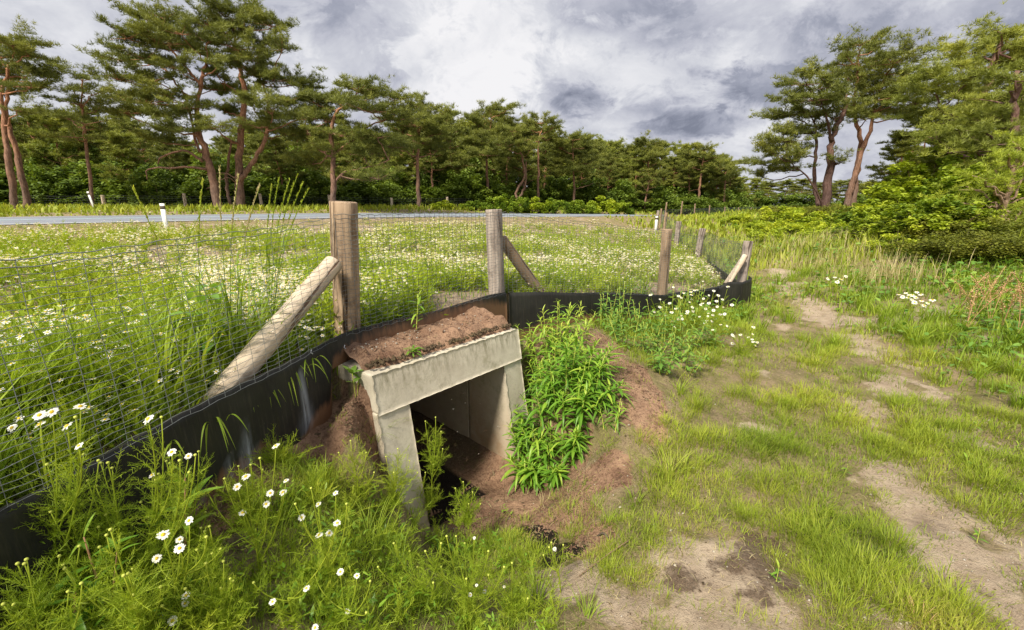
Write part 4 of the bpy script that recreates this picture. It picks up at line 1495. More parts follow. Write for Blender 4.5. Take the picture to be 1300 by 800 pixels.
# --- generic pines of the wood edge
def generic_pine(seed, Ht, spread, bare, n, flat=.30, needle='needle'):
    rg = np.random.default_rng(seed)
    lean = rg.uniform(-.06, .06, 2)
    pts = [(lean[0] * z + rg.uniform(-.2, .2) * (z > 1), lean[1] * z + rg.uniform(-.2, .2) * (z > 1), z) for z in np.linspace(-.3, Ht * .92, 6)]
    pads = []
    for i in range(n):
        f = (i + .5) / n
        z = Ht * (bare + (1 - bare) * f)
        rr = spread * (1 - f ** 1.8) ** .6 * rg.uniform(.35, 1.0)
        a = i * 2.4 + rg.uniform(-.5, .5)
        base = np.array([np.interp(z, [p[2] for p in pts], [p[0] for p in pts]), np.interp(z, [p[2] for p in pts], [p[1] for p in pts]), z])
        c = base + np.array([math.cos(a) * rr, math.sin(a) * rr, 0])
        s_ = rg.uniform(.7, 1.2) * spread * .42
        pads.append((tuple(c), s_, s_ * .9, s_ * flat))
    pads.append(((pts[-1][0], pts[-1][1], Ht * .96), spread * .3, spread * .3, spread * .16))
    dead = []
    for i in range(5):
        z = Ht * rg.uniform(.15, bare + .1)
        a = rg.uniform(0, 6.28); l = rg.uniform(.6, 1.6)
        b0 = np.array([lean[0] * z, lean[1] * z, z])
        dead.append(([tuple(b0), tuple(b0 + np.array([math.cos(a) * l * .5, math.sin(a) * l * .5, .1])), tuple(b0 + np.array([math.cos(a) * l, math.sin(a) * l, -.1]))], .035, .01))
    return pine_from(seed, [(pts, .02 * Ht + .02, .04)], pads, dens=1.5, scale=1.3, dead=dead, tufts=TUFTS_S, needle=needle)


GP = [generic_pine(101, 10, 2.4, .38, 20), generic_pine(102, 11, 2.8, .45, 22, .25), generic_pine(103, 9, 2.8, .22, 26, .32, 'needle2'), generic_pine(104, 10.5, 2.0, .30, 22, .35), generic_pine(105, 9.5, 2.6, .15, 28, .35, 'needle2')]


def leafclump(mb, mname, centres, radii, nper, lsize, rg, squash=.75, shape='quad'):
    """clumps of small leaves round given centres"""
    pos, rn = [], []
    for c, r_ in zip(centres, radii):
        n = int(nper * (r_ / np.mean(radii)) ** 2)
        e = rg.standard_normal((n, 3))
        e /= np.linalg.norm(e, axis=1)[:, None]
        e *= (rg.random(n) ** .4)[:, None] * r_ * np.array([1, 1, squash])
        pos.append(np.asarray(c) + e)
        rn.append(np.clip(rg.uniform(.2, .75) + rg.uniform(-.22, .22, n), 0, 1))
    pos = np.concatenate(pos); rn = np.concatenate(rn)
    n = len(pos)
    tv = np.array([(-.5, 0, 0), (-.12, -.27, .03), (.28, -.24, .02), (.55, 0, -.04), (.28, .24, .02), (-.12, .27, .03)])
    stamp(mb, mname, tv, [np.array([[0, 1, 2, 3, 4, 5]])], pos, rg.uniform(.7, 1.3, n) * lsize, rg.uniform(0, 6.28, n), rn,
          tilt=np.stack([rg.uniform(-.9, .9, n), rg.uniform(0, 6.28, n)], -1))


def shrub_mesh(seed, rad, ht, ncl, nper, lsize, mname, stems=7, barkm='twig', cr=(.16, .30)):
    rg = np.random.default_rng(seed)
    sb, fb = MB(), MB()
    cs, rs = [], []
    for i in range(ncl):
        a = rg.uniform(0, 6.28); r_ = rad * rg.random() ** .55
        z = ht * (.12 + .88 * rg.random()) * math.sqrt(max(.05, 1 - (r_ / rad) ** 2 * .8)) * rg.uniform(.75, 1.08)
        cs.append((math.cos(a) * r_, math.sin(a) * r_, z)); rs.append(rad * rg.uniform(*cr))
    leafclump(fb, mname, cs, rs, nper, lsize, rg)
    for i in range(stems):
        c = cs[rg.integers(0, ncl)]
        P = bez((rg.uniform(-.1, .1), rg.uniform(-.1, .1), -.1), (c[0] * .4, c[1] * .4, c[2] * .7), c, 6)
        V, Fs = tube_arrays(P, np.linspace(.02 * rad + .008, .005, 6), 5)
        sb.add(V, Fs, barkm, .5)
    return sb.mesh('stem'), fb.mesh('foliage')


def link_shrub(kind, meshes, loc, label, cat, group=None, rz=0.0, sc=1.0, scz=None):
    r_ = empty(kind, loc, rz)
    r_.scale = (sc, sc, scz or sc)
    tag(r_, label, cat, group)
    for nm, me in zip(('stem', 'foliage'), meshes):
        o = bpy.data.objects.new(nm, me)
        COL.objects.link(o)
        o.parent = r_
    return r_


# second and third rank of the wood: (px, Y, height factor)
rg = np.random.default_rng(5)
wood_list = []
# heights to reach a certain skyline
SKY = [(-60, 140), (0, 150), (60, 150), (100, 140), (150, 150), (200, 160), (250, 190), (330, 165), (380, 170), (400, 150), (450, 165), (500, 165), (560, 155), (590, 150), (640, 160), (700, 175), (740, 185), (780, 182), (800, 188), (860, 195), (900, 205), (935, 222), (960, 232), (1000, 235), (1060, 232), (1100, 225)]
def skyline(px):
    return np.interp(px, [p[0] for p in SKY], [p[1] for p in SKY])
def need_h(px, Y, top):
    g0 = place(px, Y)
    return g0, at(px, top, Y).z - g0.z
k_i = 0
ZONES = [(130, 'at the left end of the road'), (380, 'behind the two big spreading pines'), (560, 'behind the crooked-limbed pine'), (720, 'behind the row of bright bushes'), (990, 'where the road disappears')]
def zone_of(px):
    return next(t_ for lim, t_ in ZONES if px < lim)
for row, (ylo, yhi, step, lift) in enumerate([(31, 40, 27, 6), (38, 48, 21, 0), (46, 56, 25, 10)]):
    px = -70 + row * 9
    while px < 950:
        far = np.interp(px, [-70, 300, 600, 800, 950], [0, 2, 8, 18, 24])
        Y = rg.uniform(ylo, yhi) + far
        top = skyline(px) + lift + rg.uniform(-10, 16)
        g0, hh = need_h(px, Y, top)
        vi = int(rg.integers(0, 5))
        bh = [10, 11, 9, 10.5, 9.5][vi]
        link_tree('pine_tree', GP[vi], g0, ['dark green pine in the front rank ', 'dark green pine in the middle rank ', 'dark green pine in the rearmost rank '][row] + zone_of(px), 'tree', 'pines ' + zone_of(px) + ', rank %s' % 'abc'[row],
                  rz=rg.uniform(0, 6.28), sc=np.clip(hh / bh, .45, 1.25) * rg.uniform(.9, 1.1), scz=hh / bh)
        px += step * rg.uniform(.75, 1.25) * 40 / (40 + far)
for px, Y, top in [(955, 62, 228), (975, 66, 232), (995, 60, 230), (1015, 64, 228), (1035, 60, 232), (1060, 62, 230), (1080, 58, 230), (1100, 60, 232), (1125, 55, 228), (1140, 58, 226), (965, 75, 236), (1005, 78, 236), (1045, 75, 236), (1090, 72, 234)]:
    g0, hh = need_h(px, Y, top)
    vi = int(rg.integers(0, 5)); bh = [10, 11, 9, 10.5, 9.5][vi]
    link_tree('pine_tree', GP[vi], g0, 'one of the low distant pines seen through the gap behind the right-hand group', 'tree', 'pines seen through the gap', rz=rg.uniform(0, 6.28), sc=max(.6, hh / bh) * 1.25, scz=hh / bh)
# right bank wood behind the big pines
for px, Y, top in [(1130, 30, 170), (1160, 27, 150), (1195, 25, 140), (1225, 24, 120), (1260, 23, 110), (1300, 22, 90), (1180, 22, 190), (1210, 20, 185), (1340, 19, 100), (1150, 34, 175)]:
    g0, hh = need_h(px, Y, top)
    vi = int(rg.integers(2, 5)); bh = [10, 11, 9, 10.5, 9.5][vi]
    link_tree('pine_tree', GP[vi], g0, 'one of the dark pines crowded behind the large spreading pine on the right bank', 'tree', 'pines behind the right bank', rz=rg.uniform(0, 6.28), sc=max(.5, hh / bh) * 1.15, scz=hh / bh)

# understory bushes along the foot of the wood
UB = [shrub_mesh(200 + i, 2.0, 3.0, 60, 90, .22, 'darkleaf', 4) for i in range(3)]
px = -80
while px < 960:
    far = np.interp(px, [-70, 300, 600, 800, 950], [0, 2, 8, 18, 24])
    for rr_ in range(2):
        Y = rg.uniform(30, 33) + far + rr_ * 5
        g0 = place(px + rg.uniform(-8, 8), Y)
        link_shrub('understory_bush', UB[int(rg.integers(0, 3))], g0, ['shaded dark bush at the wood edge ', 'shaded dark bush deeper among the trunks '][rr_] + zone_of(px), 'bush', 'dark bushes ' + ['at the edge ', 'deeper in '][rr_] + zone_of(px), rg.uniform(0, 6.28), rg.uniform(.8, 1.3), rg.uniform(.55, 1.2) * (1.0 + .5 * rr_))
    px += 27 * 40 / (40 + far)
for px in range(940, 1150, 22):
    g0 = place(px, 56 + rg.uniform(-3, 3))
    link_shrub('understory_bush', UB[int(rg.integers(0, 3))], g0, 'dark leafy bush at the foot of the far trees in the gap', 'bush', 'dark bushes in the gap', rg.uniform(0, 6.28), 1.5, rg.uniform(.6, .9))
# light green bushes beyond the road
LB = [shrub_mesh(220 + i, 1.3, 1.3, 34, 110, .15, 'yellowshrub' if i == 2 else 'oak', 4) for i in range(3)]
for i, (px, Y, sx, sz) in enumerate([(635, 34, .9, 1.0), (655, 35, .8, 1.0), (680, 36, 1.0, .9), (706, 36, .9, 1.0), (735, 38, 1.0, 1.0), (768, 40, 1.2, 1.2), (785, 41, 1.0, 1.0), (600, 33.5, .7, .55), (560, 33, .7, .5)]):
    link_shrub('leafy_bush', LB[i % 3], place(px, Y), 'bright yellow-green bush on the grass bank in front of the pine wood', 'bush', 'bright bushes before the wood', i * 1.3, sx, sz)

# ------------------------------------------------------------------ shrubs of the right bank
OB = [shrub_mesh(240 + i, 1.0, 1.4, 70, 74, .095, 'oak2' if i % 2 else 'oak', 8, cr=(.09, .20)) for i in range(4)]
YB = [shrub_mesh(250 + i, .8, .7, 40, 80, .075, 'yellowshrub', 5, cr=(.13, .24)) for i in range(2)]
VB = [shrub_mesh(260 + i, .9, .8, 46, 100, .05, 'olive', 6, cr=(.14, .26)) for i in range(2)]
# (px, py of its foot, Y, kind, sx, sz, label)
bank = [(1120, 15.0, 0, 1.3, 1.3), (1150, 14, 1, 1.3, 1.5), (1180, 13, 2, 1.3, 1.5), (1215, 13, 3, 1.3, 1.9), (1235, 14.5, 0, 1.2, 1.6), (1160, 18, 1, 1.6, 2.0), (1205, 17, 2, 1.6, 2.2), (1125, 19, 3, 1.2, .9), (1150, 22, 0, 1.5, 1.6), (1180, 21, 1, 1.8, 2.8),
        (1085, 17, 2, 1.1, .9), (1240, 16, 2, 1.5, 2.3), (1280, 15, 3, 1.5, 2.2), (1140, 11.0, 3, .95, .95), (1170, 10.2, 0, .9, 1.05), (1200, 9.6, 1, .85, .95), (1100, 12.5, 2, .8, .7),
        (1345, 14, 2, 1.6, 2.6)]
for i, (px, Y, vi, sx, sz) in enumerate(bank):
    link_shrub('oak_shrub', OB[vi], place(px, Y), 'green oak shrub ' + ('low on the bank in front of the taller shrubs' if Y < 12.6 else 'at the right picture edge of the bank' if px > 1270 else 'high on the bank against the large spreading pine' if px > 1170 else 'on the bank beside the leaning pale-stemmed pine'), 'shrub', 'green shrubs ' + ('low' if Y < 12.6 else 'edge' if px > 1270 else 'high' if px > 1170 else 'beside the pale pine'), i * 1.7, sx, sz * .72)
for i, (px, Y, sx, sz) in enumerate([(985, 17, 1.2, .9), (1005, 16, 1.3, 1.0), (1025, 18, 1.4, 1.1), (960, 19, 1.1, .8), (995, 21, 1.5, 1.1), (1040, 14.5, .9, .8), (1150, 9.6, .8, .6), (1175, 11.0, .8, .9), (975, 14, .8, .7), (940, 22, 1.2, .8), (1060, 15.5, .9, .9), (1080, 13.5, .9, .8), (1125, 12, .9, .9), (1165, 12.5, 1.0, 1.1), (1100, 16, 1.1, 1.0), (1195, 11.5, .9, 1.0), (1210, 14.5, 1.1, 1.3), (1145, 16, 1.1, 1.5), (1230, 11, .8, .9)]):
    link_shrub('yellow_shrub', YB[i % 2], place(px, Y), 'yellow-green leafy shrub ' + ('in the rough ground below the dark multi-stemmed pine' if px < 1050 else 'among the green shrubs of the bank'), 'shrub', 'yellow shrubs ' + ('of the rough ground' if px < 1050 else 'of the bank'), i * 1.1, sx, sz)
for i, (px, Y, sx, sz) in enumerate([(1190, 8.6, .9, .6), (1220, 8.2, .9, .65), (1245, 7.9, .9, .65), (1235, 9.2, 1.0, .7), (1275, 7.8, .9, .6), (1290, 8.8, 1.0, .65), (1310, 7.4, .8, .5), (1205, 9.6, 1.0, .8), (1020, 23, 1.6, .7), (1050, 21, 1.2, .8), (1000, 24, 1.6, .8)]):
    link_shrub('broom_shrub', VB[i % 2], place(px, Y), ('dark olive low shrub with fine leaves at the foot of the right bank' if px > 1100 else 'dark olive low shrub beneath the dark multi-stemmed pine'), 'shrub', ('olive shrubs at the bank foot' if px > 1100 else 'olive shrubs under the pine'), i * 1.1, sx, sz)

# ================================================================== low vegetation
def cand(n, r0, r1, seed, amax=62):
    rg = np.random.default_rng(seed)
    r = np.exp(rg.uniform(math.log(r0), math.log(r1), n))
    a = np.radians(rg.uniform(-amax, amax, n))
    return r * np.sin(a), r * np.cos(a), rg


def on_road(x, y):
    return polyd(x, y, ROAD)[0] < RW + .25


def keep(x, y, m):
    return x[m], y[m]


# ---- field grass (behind the fence)
x, y, rg = cand(150000, .9, 60, 301)
d, s, _ = polyd(x, y, FL)
z = zg(x, y)
dens = fbm(x, y, .8, 4, 51)
r = np.hypot(x, y)
m = (s > 0) & (d > .07) & ~on_road(x, y) & inview(x, y, z) & (rg.random(len(x)) < np.where(dens > .62, .25, 1.0) * np.where(r < 3.5, 1, .85))
x, y, z, d, r, dens = x[m], y[m], z[m], d[m], r[m], dens[m]
n = len(x)
lush = sstep(6.0, 2.5, r) * sstep(.6, -1.2, x)
nearb = sstep(.55, .15, d) * (y > 1.2) * (y < 3.0) * (x < -.9)
h = (.05 + .07 * rg.random(n) + (.32 + .16 * sstep(3.6, 2.2, r)) * lush * rg.random(n) ** 1.5 * (1 - .8 * nearb)) * np.where(dens > .62, .6, 1)
rdist = polyd(x, y, ROAD)[0]
h = h * np.where((rdist < RW + 4.5), .35, 1.0)
wd = (.0035 + .0022 * r) * rg.uniform(.6, 1.4, n)
wd = np.minimum(wd, .05) * (1 + .7 * lush)
mb = MB()
base = np.column_stack([x, y, z - .01])
tone = np.clip(rg.normal(.5, .2, n), 0, 1)
k1 = rg.random(n) < np.clip(.35 + lush, 0, 1)
blades(mb, 'lush', base[k1], h[k1], wd[k1], rg.uniform(0, 6.28, k1.sum()), rg.uniform(.1, .8, k1.sum()), tone[k1])
k2 = ~k1
blades(mb, 'grass', base[k2], h[k2], wd[k2], rg.uniform(0, 6.28, k2.sum()), rg.uniform(.1, .9, k2.sum()), tone[k2])
tag(mb.build('meadow_grass'), kind='stuff')


def fern_template(seed, L=.22, nf=8, nl=12, curved=True):
    """feathery chamomile tuft: stems with thread-like leaflets"""
    rg = np.random.default_rng(seed)
    V, Q = [], []
    def ribbon(a, b, w_):
        a, b = np.array(a), np.array(b)
        dd = b - a
        s_ = np.cross(dd, rg.standard_normal(3)); s_ /= np.linalg.norm(s_) + 1e-9
        i = len(V)
        V.extend([a - s_ * w_ / 2, a + s_ * w_ / 2, b + s_ * w_ * .2, b - s_ * w_ * .2])
        Q.append((i, i + 1, i + 2, i + 3))
    for k_ in range(nf):
        az = rg.uniform(0, 6.28); el = rg.uniform(.5, 1.4)
        dirv = np.array([math.cos(az) * math.cos(el), math.sin(az) * math.cos(el), math.sin(el)])
        l = L * rg.uniform(.6, 1.1)
        P = bez((0, 0, 0), dirv * l * .5 + np.array([0, 0, .02]), dirv * l + np.array([0, 0, -.25 * l * math.cos(el)]), 5)
        for a, b in zip(P[:-1], P[1:]):
            ribbon(a, b, .0040)
        for j in range(nl):
            t_ = .15 + .85 * j / nl
            i = min(3, int(t_ * 4)); p = P[i] + (P[i + 1] - P[i]) * (t_ * 4 - i)
            for sgn in (-1, 1):
                sd_ = np.cross(dirv, [0, 0, 1.0]); sd_ /= np.linalg.norm(sd_) + 1e-9
                e = p + (sd_ * sgn * rg.uniform(.2, 1) + dirv * rg.uniform(.1, 1.0) + np.array([0, 0, rg.uniform(-.6, .9)])) * .036 * rg.uniform(.6, 1.3) * (1.15 - t_ * .6) * L / .22
                ribbon(p, e, .0029)
    return np.array(V), [np.array(Q)]


FERN = [fern_template(s_) for s_ in range(5)]
FERN_S = [fern_template(s_ + 20, .26, 6, 5) for s_ in range(4)]
for tv, tf in FERN_S:     # thicker threads for far use
    q = tf[0]
    for f in q:
        c = tv[f].mean(0)
        wv = (tv[f[1]] - tv[f[0]])
        tv[f[0]] -= wv * 1.0; tv[f[1]] += wv * 1.0; tv[f[2]] += wv * .8; tv[f[3]] -= wv * .8


def daisy_template(np_=13, R0=.0125, detail=True, seed=0):
    """returns petals (v,f), disc (v,f) ; z up, centre at origin"""
    rg = np.random.default_rng(seed)
    V, Q = [], []
    for i in range(np_):
        a = i * 2 * math.pi / np_ + rg.uniform(-.1, .1)
        d = np.array([math.cos(a), math.sin(a), 0]); s_ = np.array([-math.sin(a), math.cos(a), 0])
        l = R0 * rg.uniform(.88, 1.08); w_ = R0 * .20; dr = R0 * rg.uniform(-.25, .12)
        b = len(V)
        V += [d * R0 * .25 - s_ * w_ * .6, d * R0 * .25 + s_ * w_ * .6, d * l * .75 + s_ * w_ + [0, 0, dr * .5], d * l * .75 - s_ * w_ + [0, 0, dr * .5],
              d * l + s_ * w_ * .5 + [0, 0, dr], d * l - s_ * w_ * .5 + [0, 0, dr]]
        Q += [(b, b + 1, b + 2, b + 3), (b + 3, b + 2, b + 4, b + 5)]
    dv, df = [], []
    rd = R0 * .36
    if detail:
        for k_, (rr, zz) in enumerate([(1, -.1), (.95, .35), (.62, .68)]):
            for j in range(8):
                a = j * math.pi / 4
                dv.append((math.cos(a) * rr * rd, math.sin(a) * rr * rd, zz * rd))
        dv.append((0, 0, .85 * rd))
        q4 = [(k_ * 8 + j, k_ * 8 + (j + 1) % 8, (k_ + 1) * 8 + (j + 1) % 8, (k_ + 1) * 8 + j) for k_ in range(2) for j in range(8)]
        q3 = [(16 + j, 16 + (j + 1) % 8, 24) for j in range(8)]
        df = [np.array(q4), np.array(q3)]
    else:
        dv = [(rd, 0, .3 * rd), (0, rd, .3 * rd), (-rd, 0, .3 * rd), (0, -rd, .3 * rd), (0, 0, .9 * rd)]
        df = [np.array([(0, 1, 4), (1, 2, 4), (2, 3, 4), (3, 0, 4)])]
    return (np.array(V), [np.array(Q)]), (np.array(dv, float), df)


D_NEAR = daisy_template()
D_FAR = daisy_template(6, .0135, False, 3)

# ---- chamomile of the field: foliage + stalks + flowers (mass)
x, y, rg = cand(36000, 1.0, 30, 311)
d, s, _ = polyd(x, y, FL); z = zg(x, y); r = np.hypot(x, y)
patch = fbm(x, y, .55, 3, 61)
bare_ = fbm(x, y, .8, 4, 51)
rdist = polyd(x, y, ROAD)[0]
m = (s > 0) & (d > .12) & (rdist > RW + .7) & inview(x, y, z) & (bare_ < .66) & (rg.random(len(x)) < sstep(.22, .52, patch + .10 * (x < -2)))
x, y, z, r = x[m], y[m], z[m], r[m]
n = len(x)
mb = MB()
which = rg.integers(0, 4, n)
nearm = r < 3.2
hh = rg.uniform(.5, .95, n) * (1 + .5 * sstep(6, 2, r)) * (1 - .55 * sstep(.55, .15, d[m]) * (y > 1.2) * (y < 3.0) * (x < -.9)) * np.where(rdist[m] < RW + 4, .4, 1)
for i in range(4):
    mk = (which == i) & ~nearm
    q = rg.random(mk.sum()) < .55
    ii = np.where(mk)[0][q]
    stamp(mb, 'cham', *FERN_S[i], np.column_stack([x[ii], y[ii], z[ii] + rg.uniform(-.02, .10, len(ii))]), hh[ii] * (1 + .02 * r[ii]), rg.uniform(0, 6.28, len(ii)), np.clip(rg.normal(.5, .2, len(ii)), 0, 1))
for i in range(4):
    ii = np.where((which == i) & nearm)[0]
    ii = ii[rg.random(len(ii)) < .5]
    for lift in (0.0, .16):
        stamp(mb, 'cham', *FERN[i], np.column_stack([x[ii], y[ii], z[ii] + lift * hh[ii] * .8]), hh[ii] * .9, rg.uniform(0, 6.28, len(ii)), np.clip(rg.normal(.45, .2, len(ii)), 0, 1))
dm = d[m]
nb2 = sstep(.55, .15, dm) * (y > 1.2) * (y < 3.0) * (x < -.9)
hs = (.15 + .13 * rg.random(n)) * (1 + .35 * sstep(6, 3, r)) * (1 - .6 * nb2) * np.where(rdist[m] < RW + 4, .35, 1)
blades(mb, 'cham', np.column_stack([x, y, z]), hs, (.0024 + .0010 * r), rg.uniform(0, 6.28, n), rg.uniform(0, .25, n), np.clip(rg.normal(.5, .15, n), 0, 1), levels=3)
tag(mb.build('meadow_foliage'), kind='stuff')
# flowers, several heads to a plant
mb = MB()
nf = 7
fx = np.repeat(x, nf) + rg.normal(0, .05, n * nf); fy = np.repeat(y, nf) + rg.normal(0, .05, n * nf)
fz = np.repeat(z + hs * .93, nf) + rg.normal(0, .028, n * nf); fr = np.repeat(r, nf)
fd = fbm(fx, fy, .9, 3, 71)
dd_, ss_3, _ = polyd(fx, fy, FL)
corner = np.exp(-((fx - 2.6) ** 2 + (fy - 7.6) ** 2) / 2.2)
kp = (rg.random(n * nf) < np.clip(.7 * corner + sstep(.42, .60, fd) * np.where(fr < 3.0, .35, 1) + .05, 0, 1)) & (ss_3 > 0) & (dd_ > .08) & ~((fr < 5.5) & (fx > -1.5) & (rg.random(n * nf) < .75))
fx, fy, fz, fr = fx[kp], fy[kp], fz[kp], fr[kp]
k = len(fx)
sc = rg.uniform(.85, 1.2, k) * np.clip(.95 + .045 * fr, 1, 2.0)
rz = rg.uniform(0, 6.28, k)
tl = np.stack([rg.normal(0, .35, k), rg.uniform(0, 6.28, k)], -1)
pos = np.column_stack([fx, fy, fz])
stamp(mb, 'petal', *D_FAR[0], pos, sc, rz, rg.random(k), tilt=tl)
stamp(mb, 'disc', *D_FAR[1], pos, sc, rz, rg.random(k), tilt=tl)
tag(mb.build('meadow_flowers'), kind='stuff')

# ---- verge and far grass (beyond the road and to the horizon)
x, y, rg = cand(60000, 12, 75, 321)
d, s, _ = polyd(x, y, FL); z = zg(x, y); r = np.hypot(x, y)
rd_, rs_, _ = polyd(x, y, ROAD)
m = ~on_road(x, y) & inview(x, y, z, 20, 10) & ((rs_ > 0) | (s < 0) | (r > 25))
x, y, z, r = x[m], y[m], z[m], r[m]; rd_ = rd_[m]
n = len(x)
mb = MB()
hh = rg.uniform(.16, .46, n) * np.where(rd_ < RW + 1.2, .4, 1)
blades(mb, 'sedge', np.column_stack([x, y, z - .01]), hh, .004 * r * rg.uniform(.6, 1.3, n), rg.uniform(0, 6.28, n), rg.uniform(.1, .8, n), np.clip(rg.normal(.6, .17, n), 0, 1), levels=3)
tag(mb.build('verge_grass'), kind='stuff')

# ---- our side: tufted short grass
x, y, rg = cand(36000, .75, 26, 331)
d, s, _ = polyd(x, y, FL); z = zg(x, y); r = np.hypot(x, y)
red, sand, fs, wet, lit, _ = masks(x, y)
u, dp = cul_uv(x, y)
inslab = (u > -.12) & (u < CL + .12) & (dp > -.55)
g1 = fbm(x, y, 2.2, 4, 41)
g1b = fbm(x, y, 6.5, 3, 43)
pr = np.clip(.20 + 2.6 * (g1 - .42) + 1.6 * (g1b - .5), .03, 1) * (1 - .86 * sand) * (1 - .80 * red) * (1 - .8 * lit) * (1 - wet)
gpx, gpy, _ = project(x, y, z)
pr = pr * np.where((gpy > 600) & (gpx > 780) & (gpx < 1010), .45, 1.0)
m = ((s < 0) | (d < .0)) & inview(x, y, z) & ~inslab & (rg.random(len(x)) < pr)
x, y, z, r, g1 = x[m], y[m], z[m], r[m], g1[m]
n = len(x)
nb = 30
tx = np.repeat(x, nb); ty = np.repeat(y, nb); tr = np.repeat(r, nb)
sp = (.012 + .010 * tr) * 1.0
sp = np.minimum(sp, .14)
bx = tx + rg.normal(0, 1, n * nb) * sp; by = ty + rg.normal(0, 1, n * nb) * sp
bz = np.repeat(z, nb)
near = np.hypot(bx, by)
bz = zg(bx, by) - .004
d2, s2, _ = polyd(bx, by, FL)
ok = (s2 < 0) & (d2 > .03)
tall = np.repeat(rg.uniform(.6, 1.4, n) * (.7 + .9 * sstep(.40, .62, g1)), nb)
h = (.014 + .018 * rg.random(n * nb)) * tall * (1 + .12 * np.minimum(tr, 9))
az = np.arctan2(by - ty, bx - tx) + rg.normal(0, .6, n * nb)
wdt = np.minimum(.0008 + .0007 * tr, .02) * rg.uniform(.7, 1.3, n * nb)
tone = np.clip(np.repeat(rg.normal(.48, .16, n) + .9 * (fbm(x, y, 1.7, 3, 47) - .5), nb) + rg.normal(0, .13, n * nb), 0, 1)
mb = MB()
sel = ok & (np.repeat(rg.random(n), nb) < .62)
blades(mb, 'sedge', np.column_stack([bx, by, bz])[sel], h[sel], wdt[sel], az[sel], rg.uniform(.2, 1.0, sel.sum()), tone[sel], levels=3)
sel = ok & ~sel
blades(mb, 'grass', np.column_stack([bx, by, bz])[sel], h[sel] * 1.25, wdt[sel] * 1.25, az[sel], rg.uniform(.2, 1.0, sel.sum()), tone[sel], levels=3)
tag(mb.build('short_grass'), kind='stuff')

# ---- herb layer of the rough ground to the right and behind the fence end (knee-high mixed leaves and grass)
x, y, rg = cand(30000, 3.0, 34, 341)
d, s, _ = polyd(x, y, FL); z = zg(x, y); r = np.hypot(x, y)
gpx, gpy, _ = project(x, y, z)
red, sand, fs, wet, lit, _ = masks(x, y)
g2 = fbm(x, y, .9, 4, 81)
zone = sstep(500, 360, gpy + (g2 - .5) * 240 - .28 * (gpx - 1150)) * sstep(930, 1010, gpx + (360 - gpy) * .6)
zone = np.maximum(zone, sstep(.30, .12, np.abs(d - .30)) * (gpx > 750) * (gpy < 480) * 1.0)
m = (s < 0) & inview(x, y, z) & (rg.random(len(x)) < zone * (1 - sand) * np.clip(.2 + 1.8 * (g2 - .35), .05, 1))
x, y, z, r = x[m], y[m], z[m], r[m]
n = len(x)
mb = MB()
nb = 12
tx = np.repeat(x, nb) + rg.normal(0, 1, n * nb) * np.minimum(.02 + .012 * np.repeat(r, nb), .2); ty = np.repeat(y, nb) + rg.normal(0, 1, n * nb) * np.minimum(.02 + .012 * np.repeat(r, nb), .2)
tr = np.repeat(r, nb)
tone = np.clip(np.repeat(rg.normal(.55, .2, n), nb) + rg.normal(0, .13, n * nb), 0, 1)
blades(mb, 'lush', np.column_stack([tx, ty, zg(tx, ty) - .01]), rg.uniform(.06, .22, n * nb) * np.repeat(rg.uniform(.6, 1.5, n), nb), np.minimum(.003 + .0016 * tr, .035), rg.uniform(0, 6.28, n * nb), rg.uniform(.2, .9, n * nb), tone, levels=3)
k5 = rg.random(n) < .5
nl = int(k5.sum())
lx, ly, lr = x[k5], y[k5], r[k5]
for rep in range(5):
    a = rg.normal(0, 1, nl) * (.03 + .012 * lr); b = rg.normal(0, 1, nl) * (.03 + .012 * lr)
    tv = np.array([(0, 0, 0), (.35, -.3, .05), (.8, -.2, .03), (1.1, 0, -.05), (.8, .2, .03), (.35, .3, .05)]) - [.5, 0, 0]
    stamp(mb, 'broad', tv, [np.array([[0, 1, 2, 3, 4, 5]])], np.column_stack([lx + a, ly + b, zg(lx + a, ly + b) + rg.uniform(.02, .22, nl)]), np.minimum(.028 + .006 * lr, .14), rg.uniform(0, 6.28, nl), rg.random(nl),
          tilt=np.stack([rg.uniform(-.8, .8, nl), rg.uniform(0, 6.28, nl)], -1))
tag(mb.build('undergrowth'), kind='stuff')

# dry pale grass in the rough ground
mb = MB()
pts = []
for (px, Y, w_, nn) in [(1020, 12, 2.0, 500), (1045, 10, 1.5, 500), (960, 15, 2.5, 500), (1115, 7.6, .8, 350), (1085, 13, 1.0, 300)]:
    g0 = place(px, Y)
    pts.append(np.column_stack([g0.x + rg.normal(0, w_ * .5, nn), g0.y + rg.normal(0, w_ * .4, nn)]))
P = np.concatenate(pts); n = len(P)
blades(mb, 'dry', np.column_stack([P, zg(P[:, 0], P[:, 1])]), rg.uniform(.25, .6, n), rg.uniform(.006, .012, n), rg.uniform(0, 6.28, n), rg.uniform(.1, .6, n), rg.random(n), levels=3)
tag(mb.build('dry_grass'), kind='stuff')

# ---- foreground-left slope filler: feathery foliage and grass between the named plants
rg = np.random.default_rng(351)
N0 = 24000
x = rg.uniform(-2.6, .2, N0); y = rg.uniform(.45, 2.7, N0)
d, s, _ = polyd(x, y, FL); z = zg(x, y); gpx, gpy, _ = project(x, y, z)
u, dp = cul_uv(x, y)
edge_ = 640 + (gpx - 300) * .15
g3 = fbm(x, y, 3.0, 4, 91)
red, sand, fs, wet, lit, _ = masks(x, y)
pr = sstep(575, 690, gpy + (g3 - .5) * 120) * sstep(770, 640, gpx + (g3 - .5) * 160) * (1 - .8 * red) * (1 - wet) * (1 - .55 * lit) * np.clip(.08 + 2.2 * (g3 - .46), .03, 1)
inop = (u > -.05) & (u < CL + .3) & (dp > -.42)
m = (s < 0) & (d > .05) & (z > -2) & inview(x, y, z) & ~inop & (rg.random(N0) < pr)
x, y, z, gpy = x[m], y[m], z[m], gpy[m]
n = len(x)
k = rg.random(n)
mb = MB()
